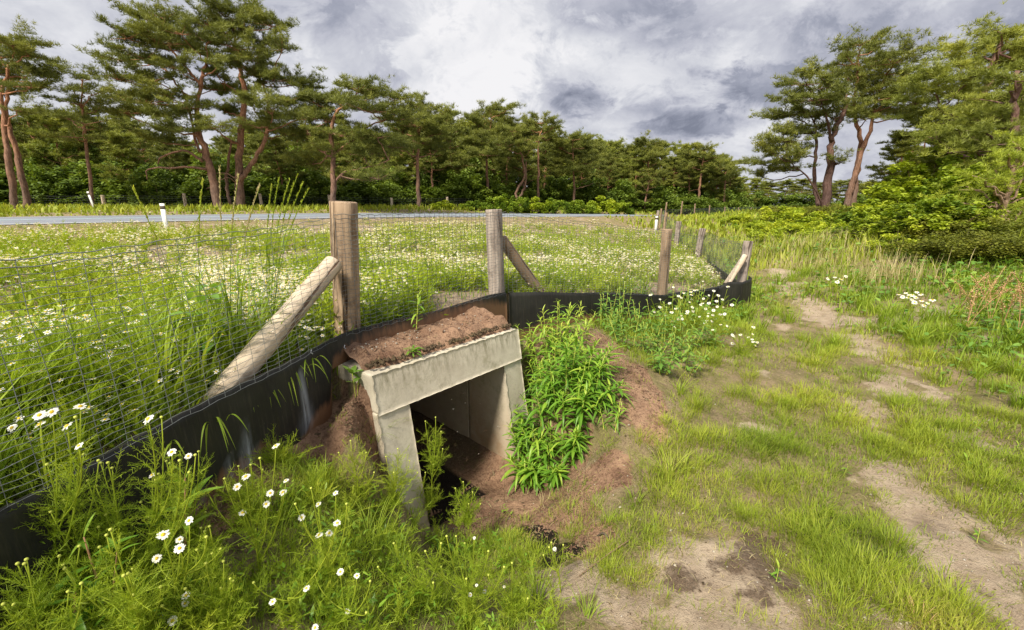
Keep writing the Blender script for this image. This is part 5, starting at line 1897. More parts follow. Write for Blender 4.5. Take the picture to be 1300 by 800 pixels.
for i in range(5):
    mk = (k < .12) & (rg.integers(0, 5, n) == i)
    stamp(mb, 'cham', *FERN[i], np.column_stack([x[mk], y[mk], z[mk] - .01]), rg.uniform(.4, 1.0, mk.sum()), rg.uniform(0, 6.28, mk.sum()), np.clip(rg.normal(.5, .2, mk.sum()), 0, 1))
mk = (k >= .3)
nb = 7
bx = np.repeat(x[mk], nb) + rg.normal(0, .02, mk.sum() * nb); by = np.repeat(y[mk], nb) + rg.normal(0, .02, mk.sum() * nb)
blades(mb, 'lush', np.column_stack([bx, by, zg(bx, by) - .01]), rg.uniform(.03, .13, len(bx)), rg.uniform(.0018, .0042, len(bx)), rg.uniform(0, 6.28, len(bx)), rg.uniform(.2, 1.0, len(bx)), np.clip(rg.normal(.5, .22, len(bx)), 0, 1))
mk = rg.random(n) < .10
xs, ys = x[mk], y[mk]
for rep in range(7):
    a = rg.normal(0, .018, len(xs)); c_ = rg.normal(0, .018, len(xs)); az_ = rg.uniform(0, 6.28, len(xs))
    tv = np.array([(0, 0, 0), (.3, -.16, .05), (.7, -.13, .03), (1.1, 0, -.08), (.7, .13, .03), (.3, .16, .05)])
    stamp(mb, 'lance', tv, [np.array([[0, 1, 2, 3, 4, 5]])], np.column_stack([xs + a, ys + c_, zg(xs + a, ys + c_) + rg.uniform(.005, .09, len(xs))]), rg.uniform(.018, .045, len(xs)), az_, np.clip(rg.normal(.6, .2, len(xs)), 0, 1), tilt=np.stack([rg.uniform(-.8, .4, len(xs)), az_], -1))
tag(mb.build('slope_herbs'), kind='stuff')


# ---- leaf templates
def lance_leaf(L=1.0, W=.16, n=5, fold=.25, droop=.5):
    V, Q = [], []
    for i in range(n + 1):
        t_ = i / n
        w_ = W * math.sin(math.pi * min(1, t_ * .93 + .05)) ** .8 * (1 - .25 * t_)
        zc = L * (.35 * t_ - droop * t_ * t_)
        V += [(L * t_, -w_ / 2, zc + w_ * fold), (L * t_, 0, zc), (L * t_, w_ / 2, zc + w_ * fold)]
    for i in range(n):
        b = i * 3
        Q += [(b, b + 1, b + 4, b + 3), (b + 1, b + 2, b + 5, b + 4)]
    return np.array(V), [np.array(Q)]


LL = [lance_leaf(1, w_, 5, .25, d_) for d_, w_ in ((.15, .19), (.4, .21), (.7, .18), (.95, .15))]
BLF = [lance_leaf(1, .55, 5, .12, d_) for d_ in (.1, .35)]


def leafy_stem(base, tip, nleaf, L, rg, mname='lance', leaves=LL, barkm='bud', top_tone=.3, r=.004, bend=(0, 0, 0), rosette=True, lmin=.05):
    """one stem with spiral leaves: returns (stem mesh builder, leaf mesh builder); base, tip local"""
    sb, fb = MB(), MB()
    mid = (np.asarray(base) + np.asarray(tip)) / 2 + np.asarray(bend)
    P = bez(base, mid, tip, 9)
    V, Fs = tube_arrays(P, np.linspace(r, r * .4, 9), 5)
    sb.add(V, Fs, barkm, .5)
    t_ = np.linspace(lmin, 1.0, nleaf) ** .9
    pos = np.column_stack([np.interp(t_, np.linspace(0, 1, 9), P[:, i]) for i in range(3)])
    rz = np.arange(nleaf) * 2.4 + rg.uniform(-.3, .3, nleaf)
    sc = L * (.55 + .45 * np.sin(np.clip(t_ * 1.15, 0, 1) * math.pi * .8)) * rg.uniform(.6, 1.25, nleaf) * np.where(t_ > .88, .6, 1)
    tilt_up = np.where(t_ > .85, -.75, rg.uniform(-.35, .25, nleaf))
    tone = np.clip(rg.uniform(.22, .45) + top_tone * t_ ** 3 * 1.6 + rg.normal(0, .16, nleaf) + (rg.random(nleaf) < .03) * .9, 0, 1)
    wh = rg.integers(0, len(leaves), nleaf)
    for w_ in range(len(leaves)):
        mk = wh == w_
        stamp(fb, mname, *leaves[w_], pos[mk], sc[mk], rz[mk], tone[mk], tilt=np.stack([tilt_up[mk], rz[mk]], -1))
    return sb, fb


def merged_plant(kind, loc, label, cat, stems, group=None):
    """stems: list of (stem MB, leaf MB) -> thing with children named stem and leaves per stem"""
    root_ = tag(empty(kind, loc), label, cat, group)
    for sb, fb in stems:
        s_ = sb.build('stem', root_)
        fb.build('leaves', s_)
    return root_


rg = np.random.default_rng(401)


def clump(kind, centre, rx, ry, n, H0, L, label, out=.5, seed=0, nleaf=26, tone=.3):
    rg = np.random.default_rng(seed)
    st = []
    for i in range(n):
        a = i * 2.4 + rg.uniform(-.4, .4); q = math.sqrt((i + .5) / n)
        bx_, by_ = math.cos(a) * q * rx, math.sin(a) * q * ry
        gz = zg1(centre.x + bx_, centre.y + by_) - centre.z
        h_ = H0 * rg.uniform(.65, 1.25) * (1.12 - .42 * q)
        tip = (bx_ * (1 + out) + rg.uniform(-.03, .03), by_ * (1 + out) + rg.uniform(-.03, .03), gz + h_)
        st.append(leafy_stem((bx_, by_, gz - .02), tip, nleaf, L * rg.uniform(.85, 1.15), rg, top_tone=tone, bend=(-bx_ * .15, -by_ * .15, .02)))
    return merged_plant(kind, centre, label, 'plant', st)


c1 = ground_at(714, 580)
clump('goldenrod', c1 + Vector((.0, .12, 0)), .36, .27, 50, .38, .135, 'large bushy goldenrod clump with long narrow leaves, against the right side of the concrete opening', .25, 1, 34)
c2 = Vector((.42, 3.75, zg1(.42, 3.75)))
clump('goldenrod', c2, .26, .24, 26, .42, .12, 'upper goldenrod clump with yellowish shoot tips standing before the black board, behind the large clump', .25, 2, 26, .5)
c3 = Vector((.12, 3.95, zg1(.12, 3.95)))
clump('goldenrod', c3, .10, .10, 5, .24, .10, 'small yellow-tipped goldenrod group squeezed between the lintel end and the black board', .3, 3, 18, .6)
c4 = ground_at(862, 455)
clump('goldenrod', ground_at(775, 545), .08, .07, 4, .16, .09, 'little goldenrod seedling group at the lower right of the large clump', .4, 4, 12, .5)
# plant on top of the lintel soil
q = cul(.62, .36, 0); q.z = SLAB_Z + .12
st = [leafy_stem((0, 0, -.04), (.03, 0, .235), 17, .10, rg, top_tone=.7)]
merged_plant('goldenrod_seedling', q, 'single goldenrod seedling growing in the brown soil on top of the concrete lintel', 'plant', st)
# rosette hanging over the lintel edge
q = cul(.36, .05, SLAB_Z + .05)
fb, sb = MB(), MB()
n = 34
a = rg.uniform(0, 6.28, n)
stamp(fb, 'lance', *lance_leaf(1, .22, 4, .2, .5), np.tile([0, 0, .01], (n, 1)) + rg.normal(0, .012, (n, 3)), rg.uniform(.035, .075, n), a, rg.uniform(.1, .5, n), tilt=np.stack([rg.uniform(-.8, .3, n), a], -1))
V, Fs = tube_arrays([(0, 0, -.03), (0, 0, .02)], .006, 5); sb.add(V, Fs, 'bud', .5)
merged_plant('rosette_plant', q, 'flat green rosette of small leaves on the front edge of the concrete lintel', 'plant', [(sb, fb)])
# broad leaf seedling left of the lintel
p0 = at(452, 505, 2.62)
st = []
for tx_, ty_, hz in [(-.01, 0, .17), (.02, .02, .13)]:
    sb, fb = MB(), MB()
    P = bez((0, 0, -.06), (tx_ * .5, ty_, hz * .5), (tx_, ty_, hz), 6)
    V, Fs = tube_arrays(P, .0028, 5); sb.add(V, Fs, 'bud', .5)
    for hzz, k_, L_ in [(1.0, 4, .075), (.62, 2, .055)]:
        a = np.arange(k_) * 6.28 / k_ + rg.uniform(0, 1)
        stamp(fb, 'broad', *BLF[0], np.tile([tx_ * hzz, ty_, hz * hzz], (k_, 1)), np.full(k_, L_), a, rg.uniform(.6, 1, k_), tilt=np.stack([rg.uniform(-.5, .2, k_), a], -1))
    st.append((sb, fb))
merged_plant('broadleaf_seedling', p0, 'bright green broad-leaved seedling by the left corner of the lintel', 'plant', st)


# ---- chamomile plants with flowers where they stand
PETAL_ME, DISC_ME = [], []
for i in range(4):
    (pv, pf), (dv, df) = daisy_template(13 + i % 3, .0135, True, 30 + i)
    a_, b_ = MB(), MB()
    a_.add(pv, pf, 'petal', .5); b_.add(dv, df, 'disc', .5)
    PETAL_ME.append(a_.mesh('petals')); DISC_ME.append(b_.mesh('disc', True))


def chamomile(rootp, flowers, label, buds=(), fol=1.0, seed=0, Yj=.10, fsize=1.0, group=None, kind='chamomile'):
    rg = np.random.default_rng(seed + 700)
    g0 = rootp
    root_ = tag(empty(kind, g0), label, 'flower', group)
    sb, fb = MB(), MB()
    tips = []
    for (px, py) in flowers:
        tips.append((at(px, py, g0.y + rg.uniform(-Yj, Yj)), 1))
    for (px, py) in buds:
        tips.append((at(px, py, g0.y + rg.uniform(-Yj, Yj)), 0))
    cen = sum((t_[0] for t_ in tips), Vector()) / len(tips) - g0
    crown = np.array([cen.x * .45, cen.y * .45, cen.z * .55])
    main = bez((0, 0, -.02), (crown[0] * .3, crown[1] * .3, crown[2] * .6), crown, 8)
    V, Fs = tube_arrays(main, np.linspace(.0040, .0026, 8), 5); sb.add(V, Fs, 'cham', .7)
    allP = [main]
    for (tp, isf) in tips:
        e = np.array(tp - g0)
        s0 = main[rg.integers(2, 8)]
        P = bez(s0, (s0 + e) / 2 + np.array([(e[0] - s0[0]) * .25, 0, -.03]), e - np.array([0, 0, .004]), 8)
        V, Fs = tube_arrays(P, np.linspace(.0026, .0015, 8), 5); sb.add(V, Fs, 'cham', .8)
        allP.append(P)
    for P in allP:
        L_ = np.linalg.norm(np.diff(P, axis=0), axis=1).sum()
        k_ = max(2, int(L_ / .028 * fol * (.6 if len(flowers) > 3 else 1)))
        for j in range(k_):
            t_ = rg.uniform(.05, .80 if P is not main else 1)
            i = min(6, int(t_ * 7)); p = P[i] + (P[i + 1] - P[i]) * (t_ * 7 - i)
            tv, tf = FERN[rg.integers(0, 5)]
            # single frond: a slice of the tuft template
            stamp(fb, 'cham', tv[:28 * 4], [tf[0][:28]], p[None], np.array([rg.uniform(.35, .62)]), rg.uniform(0, 6.28, 1), np.clip(rg.normal(.45, .15, 1), 0, 1), tilt=np.array([[rg.uniform(-.4, .9), rg.uniform(0, 6.28)]]))
    ii = 10
    for j in range(int(3.5 * fol)):
        tv, tf = FERN[rg.integers(0, 5)]
        stamp(fb, 'cham', tv, tf, (main[0] + rg.normal(0, .03, 3) * [1, 1, .3] + [0, 0, .01])[None], np.array([rg.uniform(.5, .9)]), rg.uniform(0, 6.28, 1), np.clip(rg.normal(.45, .15, 1), 0, 1))
    so_ = sb.build('stem', root_)
    fb.build('leaves', so_)
    for j, (tp, isf) in enumerate(tips):
        if isf:
            v_ = int(rg.integers(0, 4))
            f = bpy.data.objects.new('flower_head', PETAL_ME[v_]); COL.objects.link(f)
            f.parent = root_
            f.location = tp - g0
            dirc = Vector((rg.uniform(-.5, .3), rg.uniform(-.9, -.1), 1.0))
            f.rotation_euler = dirc.to_track_quat('Z', 'Y').to_euler()
            s_ = fsize * 1.05 * rg.uniform(.75, 1.25)
            f.scale = (s_,) * 3
            dsk = bpy.data.objects.new('disc', DISC_ME[v_]); COL.objects.link(dsk)
            dsk.parent = f
        else:
            mb_ = MB()
            V, Fs = tube_arrays([(0, 0, -.004), (0, 0, -.001), (0, 0, .003), (0, 0, .005)], [.001, .0045, .0048, .002], 7)
            mb_.add(V, Fs, 'bud', .5)
            bo = mb_.build('bud', root_, loc=tp - g0)
    return root_


G = ground_at
chamomile(G(78, 770), [(15, 543), (50, 527), (66, 523), (50, 539), (102, 516), (85, 541), (100, 566)], 'tall chamomile with a cluster of white daisies before the wire at the far left', [(96, 530), (106, 577), (60, 590), (125, 585)], 1.5, 1)
chamomile(G(190, 752), [(188, 532), (218, 574), (239, 579), (193, 603)], 'tall chamomile standing before the black board with few white daisies', [(205, 530), (228, 585), (198, 609), (240, 600), (128, 588), (248, 578)], 1.8, 2)
chamomile(G(330, 735), [(301, 618), (312, 605), (308, 651), (338, 640), (343, 626), (359, 625), (363, 610), (350, 566)], 'chamomile with eight white daisies in front of the scuffed part of the black board', [(285, 608), (330, 582), (264, 625)], 1.2, 3)
chamomile(G(420, 745), [(426, 626), (404, 640), (383, 657), (418, 677), (405, 679)], 'chamomile with five white daisies beside the left pillar of the concrete opening', [(395, 620), (440, 640), (375, 640), (421, 690)], 1.2, 4)
chamomile(G(222, 785), [(240, 661), (207, 679), (228, 685), (228, 696), (199, 709)], 'chamomile with small daisies on the bare brown patch below the black board', [(280, 697), (262, 682)], .9, 5)
chamomile(G(375, 795), [(346, 764), (389, 747), (428, 664)], 'loose chamomile with three separate daisies near the bottom edge', [(322, 740), (300, 735)], 1.1, 6)
chamomile(ground_at(240, 797), [(236, 756), (235, 766), (204, 782), (219, 788), (209, 794), (223, 796)], 'low chamomile with six crowded daisies at the bottom edge', [(280, 778), (175, 772), (172, 790)], 1.2, 7, Yj=.06)
chamomile(ground_at(62, 798), [(58, 790)], 'chamomile with one large daisy at the bottom left corner', [(20, 740)], 1.3, 8, fsize=1.25, Yj=.03)
chamomile(ground_at(440, 798), [(432, 726), (453, 731), (441, 776), (400, 797)], 'chamomile with four daisies in the bottom middle left', [(400, 730), (470, 738), (465, 778)], 1.0, 9)
chamomile(G(596, 790), [(602, 683), (605, 743), (615, 751), (597, 755)], 'dense bright feathery chamomile bush with few flowers before the culvert mouth', [(579, 681), (567, 681), (590, 690), (592, 735), (540, 700), (560, 720), (640, 720), (620, 700), (575, 760), (630, 760)], 2.4, 10, fsize=.6, Yj=.14)
chamomile(G(545, 775), [(510, 790)], 'dense feathery chamomile left of the culvert mouth with hardly any flowers', [(500, 690), (520, 700), (530, 720), (560, 690), (550, 740), (480, 720)], 2.2, 11, fsize=.6, Yj=.14)
chamomile(G(650, 790), [(640, 745)], 'feathery chamomile at the bottom centre beside the wet sand', [(620, 730), (650, 715), (660, 740), (630, 770), (670, 760)], 1.9, 12, fsize=.5, Yj=.10)
chamomile(G(712, 752), [(704, 697)], 'small spindly chamomile with one flower beside the dark wet hollow', [(700, 689), (715, 692), (697, 695), (690, 705)], .45, 13, fsize=.75)
chamomile(at(548, 640, 2.62), [], 'feathery chamomile growing inside the left edge of the culvert mouth', [(540, 535), (553, 530), (560, 548), (545, 560), (562, 570), (550, 590)], 2.0, 14, Yj=.04)
chamomile(at(590, 665, 2.35), [], 'small feathery chamomile at the threshold of the dark culvert mouth', [(588, 612), (600, 625), (578, 620), (610, 640), (595, 640)], 2.4, 15, Yj=.04)
for i, (rp, tips) in enumerate([((498, 640), [(490, 580), (505, 570), (520, 585), (500, 600), (515, 610), (530, 600)]), ((530, 665), [(520, 610), (540, 600), (535, 625), (505, 615)]), ((455, 640), [(445, 560), (465, 575), (430, 575), (475, 600)])]):
    chamomile(G(*rp), [], ['feathery chamomile pressed against the left pillar of the culvert', 'feathery chamomile hiding the foot of the left pillar', 'feathery chamomile on the bank left of the left pillar'][i], tips, 2.2, 20 + i, Yj=.08)
fl_r = [((880, 425), [(868, 372), (878, 380), (885, 368), (892, 385), (900, 375), (896, 392), (905, 400), (880, 395), (888, 402), (872, 398)]),
        ((905, 440), [(900, 385), (912, 375), (918, 390), (908, 405), (895, 410), (915, 412)]),
        ((860, 430), [(850, 385), (858, 392), (845, 400), (866, 405), (838, 380)]),
        ((940, 450), [(940, 425), (950, 428), (956, 434), (930, 436)])]
rgf = np.random.default_rng(3)
fl_r = [(rp, fl + [(f[0] + rgf.uniform(-16, 16), f[1] + rgf.uniform(-14, 14)) for f in fl for _ in range(2)]) for rp, fl in fl_r]
for i, (rp, fl) in enumerate(fl_r):
    chamomile(G(*rp), fl, ['chamomile crowded with white daisies just left of the corner post foot', 'chamomile with a loose spray of daisies below the corner post', 'chamomile with scattered daisies under the shortest fence post', 'low chamomile with a small group of daisies in the grass below the corner post'][i], [], 1.3, 30 + i, fsize=1.15, Yj=.25)
for i, (px, py) in enumerate([(1060, 352), (1155, 375), (1170, 382), (1150, 372)]):
    chamomile(G(px, py + 22), [(px, py), (px + 8, py + 3), (px - 9, py + 2), (px + 14, py - 1), (px + 3, py + 6)], ['distant white-flowered chamomile on the path edge towards the bank', 'white-flowered chamomile at the right of the tall bright grass', 'white-flowered chamomile below the olive shrubs', 'white-flowered chamomile behind the tall bright grass'][i], [], .6, 40 + i, fsize=2.2, Yj=.2)


# ---- grass tufts and tall grasses as individuals
def tuft(kind, loc, n, H0, W0, spread, label, mname='lush', seed=0, bend=(.3, 1.1), group=None, tone=.6):
    rg = np.random.default_rng(seed + 900)
    b = np.column_stack([rg.normal(0, spread, n), rg.normal(0, spread, n), np.full(n, -.01)])
    az = np.arctan2(b[:, 1], b[:, 0]) + rg.normal(0, .5, n)
    mb = MB()
    blades(mb, mname, b, H0 * rg.uniform(.5, 1.1, n), W0 * rg.uniform(.7, 1.2, n), az, rg.uniform(*bend, n), np.clip(rg.normal(tone, .15, n), 0, 1), levels=6)
    o = mb.build(kind, loc=loc)
    return tag(o, label, 'grass', group)


tuft('grass_tuft', G(848, 608), 60, .22, .006, .03, 'bright yellow-green grass tuft with arching blades right of the goldenrod clump', seed=1, tone=.85)
tuft('grass_tuft', G(868, 598), 40, .15, .005, .03, 'smaller bright tuft leaning on the arching bright grass tuft', seed=2, tone=.8)
tuft('grass_tuft', G(772, 665), 50, .12, .004, .02, 'star-shaped grass tuft on the sand near the dark wet hollow', seed=3, tone=.7)
tuft('grass_tuft', G(725, 650), 34, .09, .004, .02, 'small grass tuft on red soil under the goldenrod clump', seed=4)
tuft('grass_tuft', G(690, 640), 26, .08, .003, .02, 'straw-coloured tuft on the red soil at the culvert mouth', 'dry', seed=5)
tuft('grass_tuft', G(862, 500), 50, .16, .006, .03, 'light green tuft at the top of the red soil slope', seed=6, tone=.75)
tuft('grass_tuft', G(808, 640), 50, .12, .0045, .03, 'green tuft at the foot of the red soil slope', seed=7)
tuft('grass_tuft', G(1075, 705), 90, .10, .0022, .045, 'fine olive sedge hummock on the sandy path by the bottom edge', 'sedge', seed=8, tone=.5)
tuft('grass_tuft', G(1170, 790), 40, .07, .0025, .03, 'rusty orange sedge tuft at the bottom edge of the sandy path', 'sorrel', seed=9)
tuft('grass_tuft', G(620, 690), 26, .20, .0045, .03, 'upright grass tuft before the culvert mouth beside the feathery bush', seed=10, bend=(.05, .4), tone=.8)
tuft('grass_tuft', G(655, 775), 44, .17, .0045, .05, 'loose fresh grass tuft left of the dark wet hollow', seed=11)
tuft('grass_tuft', G(745, 790), 50, .12, .004, .03, 'fresh grass tuft at the bottom edge below the wet hollow', seed=12)
tuft('grass_tuft', G(475, 560), 30, .22, .004, .02, 'drooping grass tuft on the left outer side of the concrete pillar', seed=13, bend=(.6, 1.4))
tuft('grass_tuft', G(470, 700), 50, .24, .005, .04, 'tall arching grass tuft among chamomile left of the culvert', seed=14)
tuft('grass_tuft', G(505, 730), 50, .20, .005, .04, 'arching grass tuft below the left pillar', seed=15)
tuft('grass_tuft', G(560, 780), 40, .16, .005, .04, 'arching grass tuft between the two feathery bushes', seed=16)
tuft('grass_tuft', G(680, 770), 60, .19, .006, .03, 'wide-bladed tuft below the small spindly chamomile', seed=17, tone=.75)
rg = np.random.default_rng(77)
TG = []
for i in range(4):
    mb = MB(); n = 80
    b = np.column_stack([rg.normal(0, .05, n), rg.normal(0, .05, n), np.full(n, -.01)])
    blades(mb, 'lush', b, .34 * rg.uniform(.5, 1.1, n), .010 * rg.uniform(.7, 1.2, n), np.arctan2(b[:, 1], b[:, 0]) + rg.normal(0, .6, n), rg.uniform(.2, 1.0, n), np.clip(rg.normal(.62, .15, n), 0, 1), levels=5)
    TG.append(mb.mesh('tall_grass_tuft'))
spots = [(1120, 412), (1140, 420), (1155, 430), (1175, 425), (1195, 432), (1215, 420), (1110, 398), (1130, 402), (1150, 408), (1230, 440), (1180, 410), (1205, 408), (1165, 440), (1095, 392), (1250, 452), (1060, 440), (1020, 352), (1045, 345), (1070, 350),
         (1085, 362), (980, 372), (990, 362), (1005, 358), (985, 400), (1000, 410), (1260, 470), (1290, 480), (1240, 480), (1275, 500), (1295, 520), (1075, 380), (1100, 375), (1285, 440), (965, 420), (955, 440), (925, 425), (945, 408)]
for i, (px, py) in enumerate(spots):
    g0 = G(px, py)
    o = bpy.data.objects.new('tall_grass_tuft', TG[i % 4]); COL.objects.link(o)
    o.location = g0; o.rotation_euler = (0, 0, i * 1.3); s_ = rg.uniform(.7, 1.15) * (.55 + .06 * g0.y); o.scale = (s_, s_, s_)
    right_ = px > 1085
    tag(o, 'knee-high bright green grass tuft beside the path, before the olive shrubs' if right_ else 'bright green grass tuft in the open ground near the braced corner post', 'grass', 'tall tufts before the olive shrubs' if right_ else 'tufts around the corner post')
# sedge hummocks of the right-hand ground
HM = []
for i in range(4):
    mb = MB(); n = 170
    b = np.column_stack([rg.normal(0, .045, n), rg.normal(0, .045, n), np.full(n, -.008)])
    blades(mb, 'sedge', b, .085 * rg.uniform(.5, 1.15, n), .0026 * rg.uniform(.7, 1.3, n), np.arctan2(b[:, 1], b[:, 0]) + rg.normal(0, .5, n), rg.uniform(.1, .9, n), np.clip(rg.normal(.4 + .08 * i, .15, n), 0, 1), levels=4)
    HM.append(mb.mesh('sedge_tuft'))
rgp = np.random.default_rng(8)
cnt = 0
while cnt < 150:
    px, py = rgp.uniform(800, 1320), rgp.uniform(400, 800)
    if px < 980 and py > 640 and rgp.random() < .6:
        continue
    g0 = G(px, py)
    xx, yy = np.array([g0.x]), np.array([g0.y])
    red, sand, fs, wet, lit, fl_ = masks(xx, yy)
    if fl_[0] or red[0] > .4 or sand[0] > .45:
        continue
    o = bpy.data.objects.new('sedge_tuft', HM[cnt % 4]); COL.objects.link(o)
    o.location = g0; o.rotation_euler = (0, 0, rgp.uniform(0, 6.28)); s_ = rgp.uniform(.7, 1.5) * (.8 + .12 * g0.y); o.scale = (s_, s_, s_ * rgp.uniform(.7, 1.1))
    pxm = float(np.interp(py, [400, 470, 545, 600, 690, 775], [1045, 1130, 1105, 1130, 1185, 1290]))
    w_side = 'left' if px < pxm else 'right'
    band = 'nearest the bottom edge' if py > 680 else ('halfway up the path' if py > 540 else 'towards the tall grass')
    lab = ('low sedge tuft on mossy sand beside the red soil slope' if px < 930 and py < 640 else 'low sedge tuft on bare mossy sand below the red soil slope' if px < 930 else
           'low rounded sedge tuft %s of the sandy path, %s' % (w_side, band))
    tag(o, lab, 'grass', 'sedge tufts: ' + lab[-40:])
    cnt += 1


# tall flowering grasses in the field rising above the wire
def tall_grass(px0, py_root, Y, tips, label, seed=0, leaves=3, seed_head=True):
    rg = np.random.default_rng(seed + 1200)
    g0 = place(px0, Y)
    root_ = tag(empty('tall_grass', g0), label, 'grass')
    sb = MB()
    for (px, py) in tips:
        e = np.array(at(px, py, Y + rg.uniform(-.1, .1)) - g0)
        midp = np.array([e[0] * .25, e[1] * .4, e[2] * .62])
        P = bez((rg.uniform(-.02, .02), 0, 0), midp, e, 12)
        V, Fs = tube_arrays(P, np.linspace(.0028, .0012, 12), 4)
        sb.add(V, Fs, 'lush', .55)
        for j in range(leaves):
            i = int(rg.integers(1, 7))
            blades(sb, 'lush', P[i][None], np.array([rg.uniform(.12, .28)]), np.array([.009]), rg.uniform(0, 6.28, 1), rg.uniform(.5, 1.5, 1), np.array([rg.uniform(.4, .8)]), levels=7)
        if seed_head:
            hb = MB()
            tv = np.array([(0, -.002, 0), (.0, .002, 0), (.004, .0018, .006), (.003, -.0012, .011)])
            n = 90
            t_ = rg.uniform(.70, 1.0, n)
            pos = np.column_stack([np.interp(t_, np.linspace(0, 1, 12), P[:, i]) for i in range(3)])
            stamp(hb, 'dry' if seed % 3 == 1 else 'grass', tv, [np.array([[0, 1, 2, 3]])], pos, rg.uniform(.8, 1.6, n), rg.uniform(0, 6.28, n), rg.uniform(.6, 1, n))
            hb.build('seed_head', root_)
    sb.build('stalks', root_)
    return root_


tall_grass(300, 440, 2.25, [(279, 212), (303, 222), (330, 236)], 'tall grass with upright seed heads rising above the wire left of the thick post', 1)
tall_grass(345, 430, 2.7, [(345, 235), (355, 225), (368, 228), (386, 230), (378, 222), (392, 240)], 'spray of loose yellow seed heads above the wire just left of the thick post', 2)
tall_grass(262, 440, 2.1, [(168, 238), (258, 228)], 'long grass stalk arching to the left above the wire', 3)
tall_grass(205, 460, 1.9, [(262, 258)], 'leafy grass stalk with a broad blade crossing the road line', 4, seed_head=False)
for i, (px, Y, hgt, n_, w_, lab) in enumerate([(300, 2.35, .72, 80, .014, 'rank tuft of broad grass blades behind the wire before the thick post'), (250, 2.1, .55, 70, .013, 'rank grass tuft behind the wire above the scuffed board'), (205, 1.85, .52, 60, .012, 'rank grass tuft behind the wire left of the broad-leaved weed'),
                                          (340, 2.5, .50, 70, .012, 'rank grass tuft behind the wire at the foot of the pale brace'), (120, 1.7, .36, 50, .009, 'grass tuft behind the wire low at the left'), (40, 1.6, .36, 40, .008, 'grass tuft behind the wire at the left picture edge'), (165, 1.85, .5, 50, .010, 'tall lush grass tuft behind the wire above the left end of the board'), (230, 2.5, .55, 60, .011, 'tall lush grass tuft rising behind the broad-leaved weed'), (90, 2.1, .5, 50, .010, 'tall grass tuft among daisies behind the wire at the far left'), (330, 3.0, .5, 60, .011, 'tall grass tuft behind the upper half of the pale brace'), (500, 5.2, .4, 60, .013, 'tall grass tuft between the thick post and the grey post'), (570, 5.0, .35, 60, .013, 'grass tuft just left of the grey post'), (690, 5.6, .4, 70, .014, 'grass tuft behind the dark brace of the grey post'), (760, 6.0, .4, 70, .014, 'grass tuft behind the right-hand board halfway to the shortest post')]):
    tuft('grass_tuft', place(px, Y), n_, hgt, w_, .06, lab, seed=100 + i, bend=(.15, .9), tone=.68)
# blades hanging over the board
for i, (px, py, Y) in enumerate([(262, 530, 1.78), (322, 490, 2.15), (345, 478, 2.28), (365, 465, 2.35), (300, 500, 2.05), (205, 560, 1.6), (378, 455, 2.45)]):
    p0 = at(px, py, Y)
    rg_ = np.random.default_rng(i)
    mb = MB(); n = 7
    b = np.column_stack([rg_.normal(0, .04, n), rg_.normal(.05, .02, n), np.full(n, -.04)])
    L_ = rg_.uniform(.10, .22, n)
    V = []
    for j in range(n):
        az = rg_.uniform(-1.9, -.2)
        P = bez(b[j], b[j] + np.array([math.cos(az) * .06, math.sin(az) * .06, .10]), b[j] + np.array([math.cos(az) * .14, math.sin(az) * .14, -.08 * rg_.uniform(0, 1.6)]), 9)
        s_ = np.array([-math.sin(az), math.cos(az), 0]); wk = .009 * np.sin(np.linspace(.25, 3.1, 9)) * rg_.uniform(.6, 1.1)
        VV = np.concatenate([P - s_ * wk[:, None] / 2, P + s_ * wk[:, None] / 2]); k_ = np.arange(8)
        mb.add(VV, np.stack([k_, k_ + 1, k_ + 10, k_ + 9], -1), 'lush', rg_.uniform(.4, .9))
    o = mb.build('grass_tuft', loc=p0)
    tag(o, 'grass blades drooping over the top edge of the black board', 'grass', 'blades drooping over the board')
# broad-leaved weed behind the wire
g0 = place(272, 2.2)
st = []
rg = np.random.default_rng(5)
for (tx_, ty_, hz, k_) in [(0, 0, .55, 9), (.08, .04, .42, 7), (-.07, .02, .38, 6)]:
    st.append(leafy_stem((0, 0, 0), (tx_, ty_, hz * 1.1), k_, .21, rg, 'broad', [lance_leaf(1, .34, 6, .15, .45), lance_leaf(1, .34, 6, .15, .75)], top_tone=.4))
merged_plant('broadleaf_weed', g0, 'broad-leaved weed with pale green leaves behind the wire, left of the pale brace', 'plant', st)
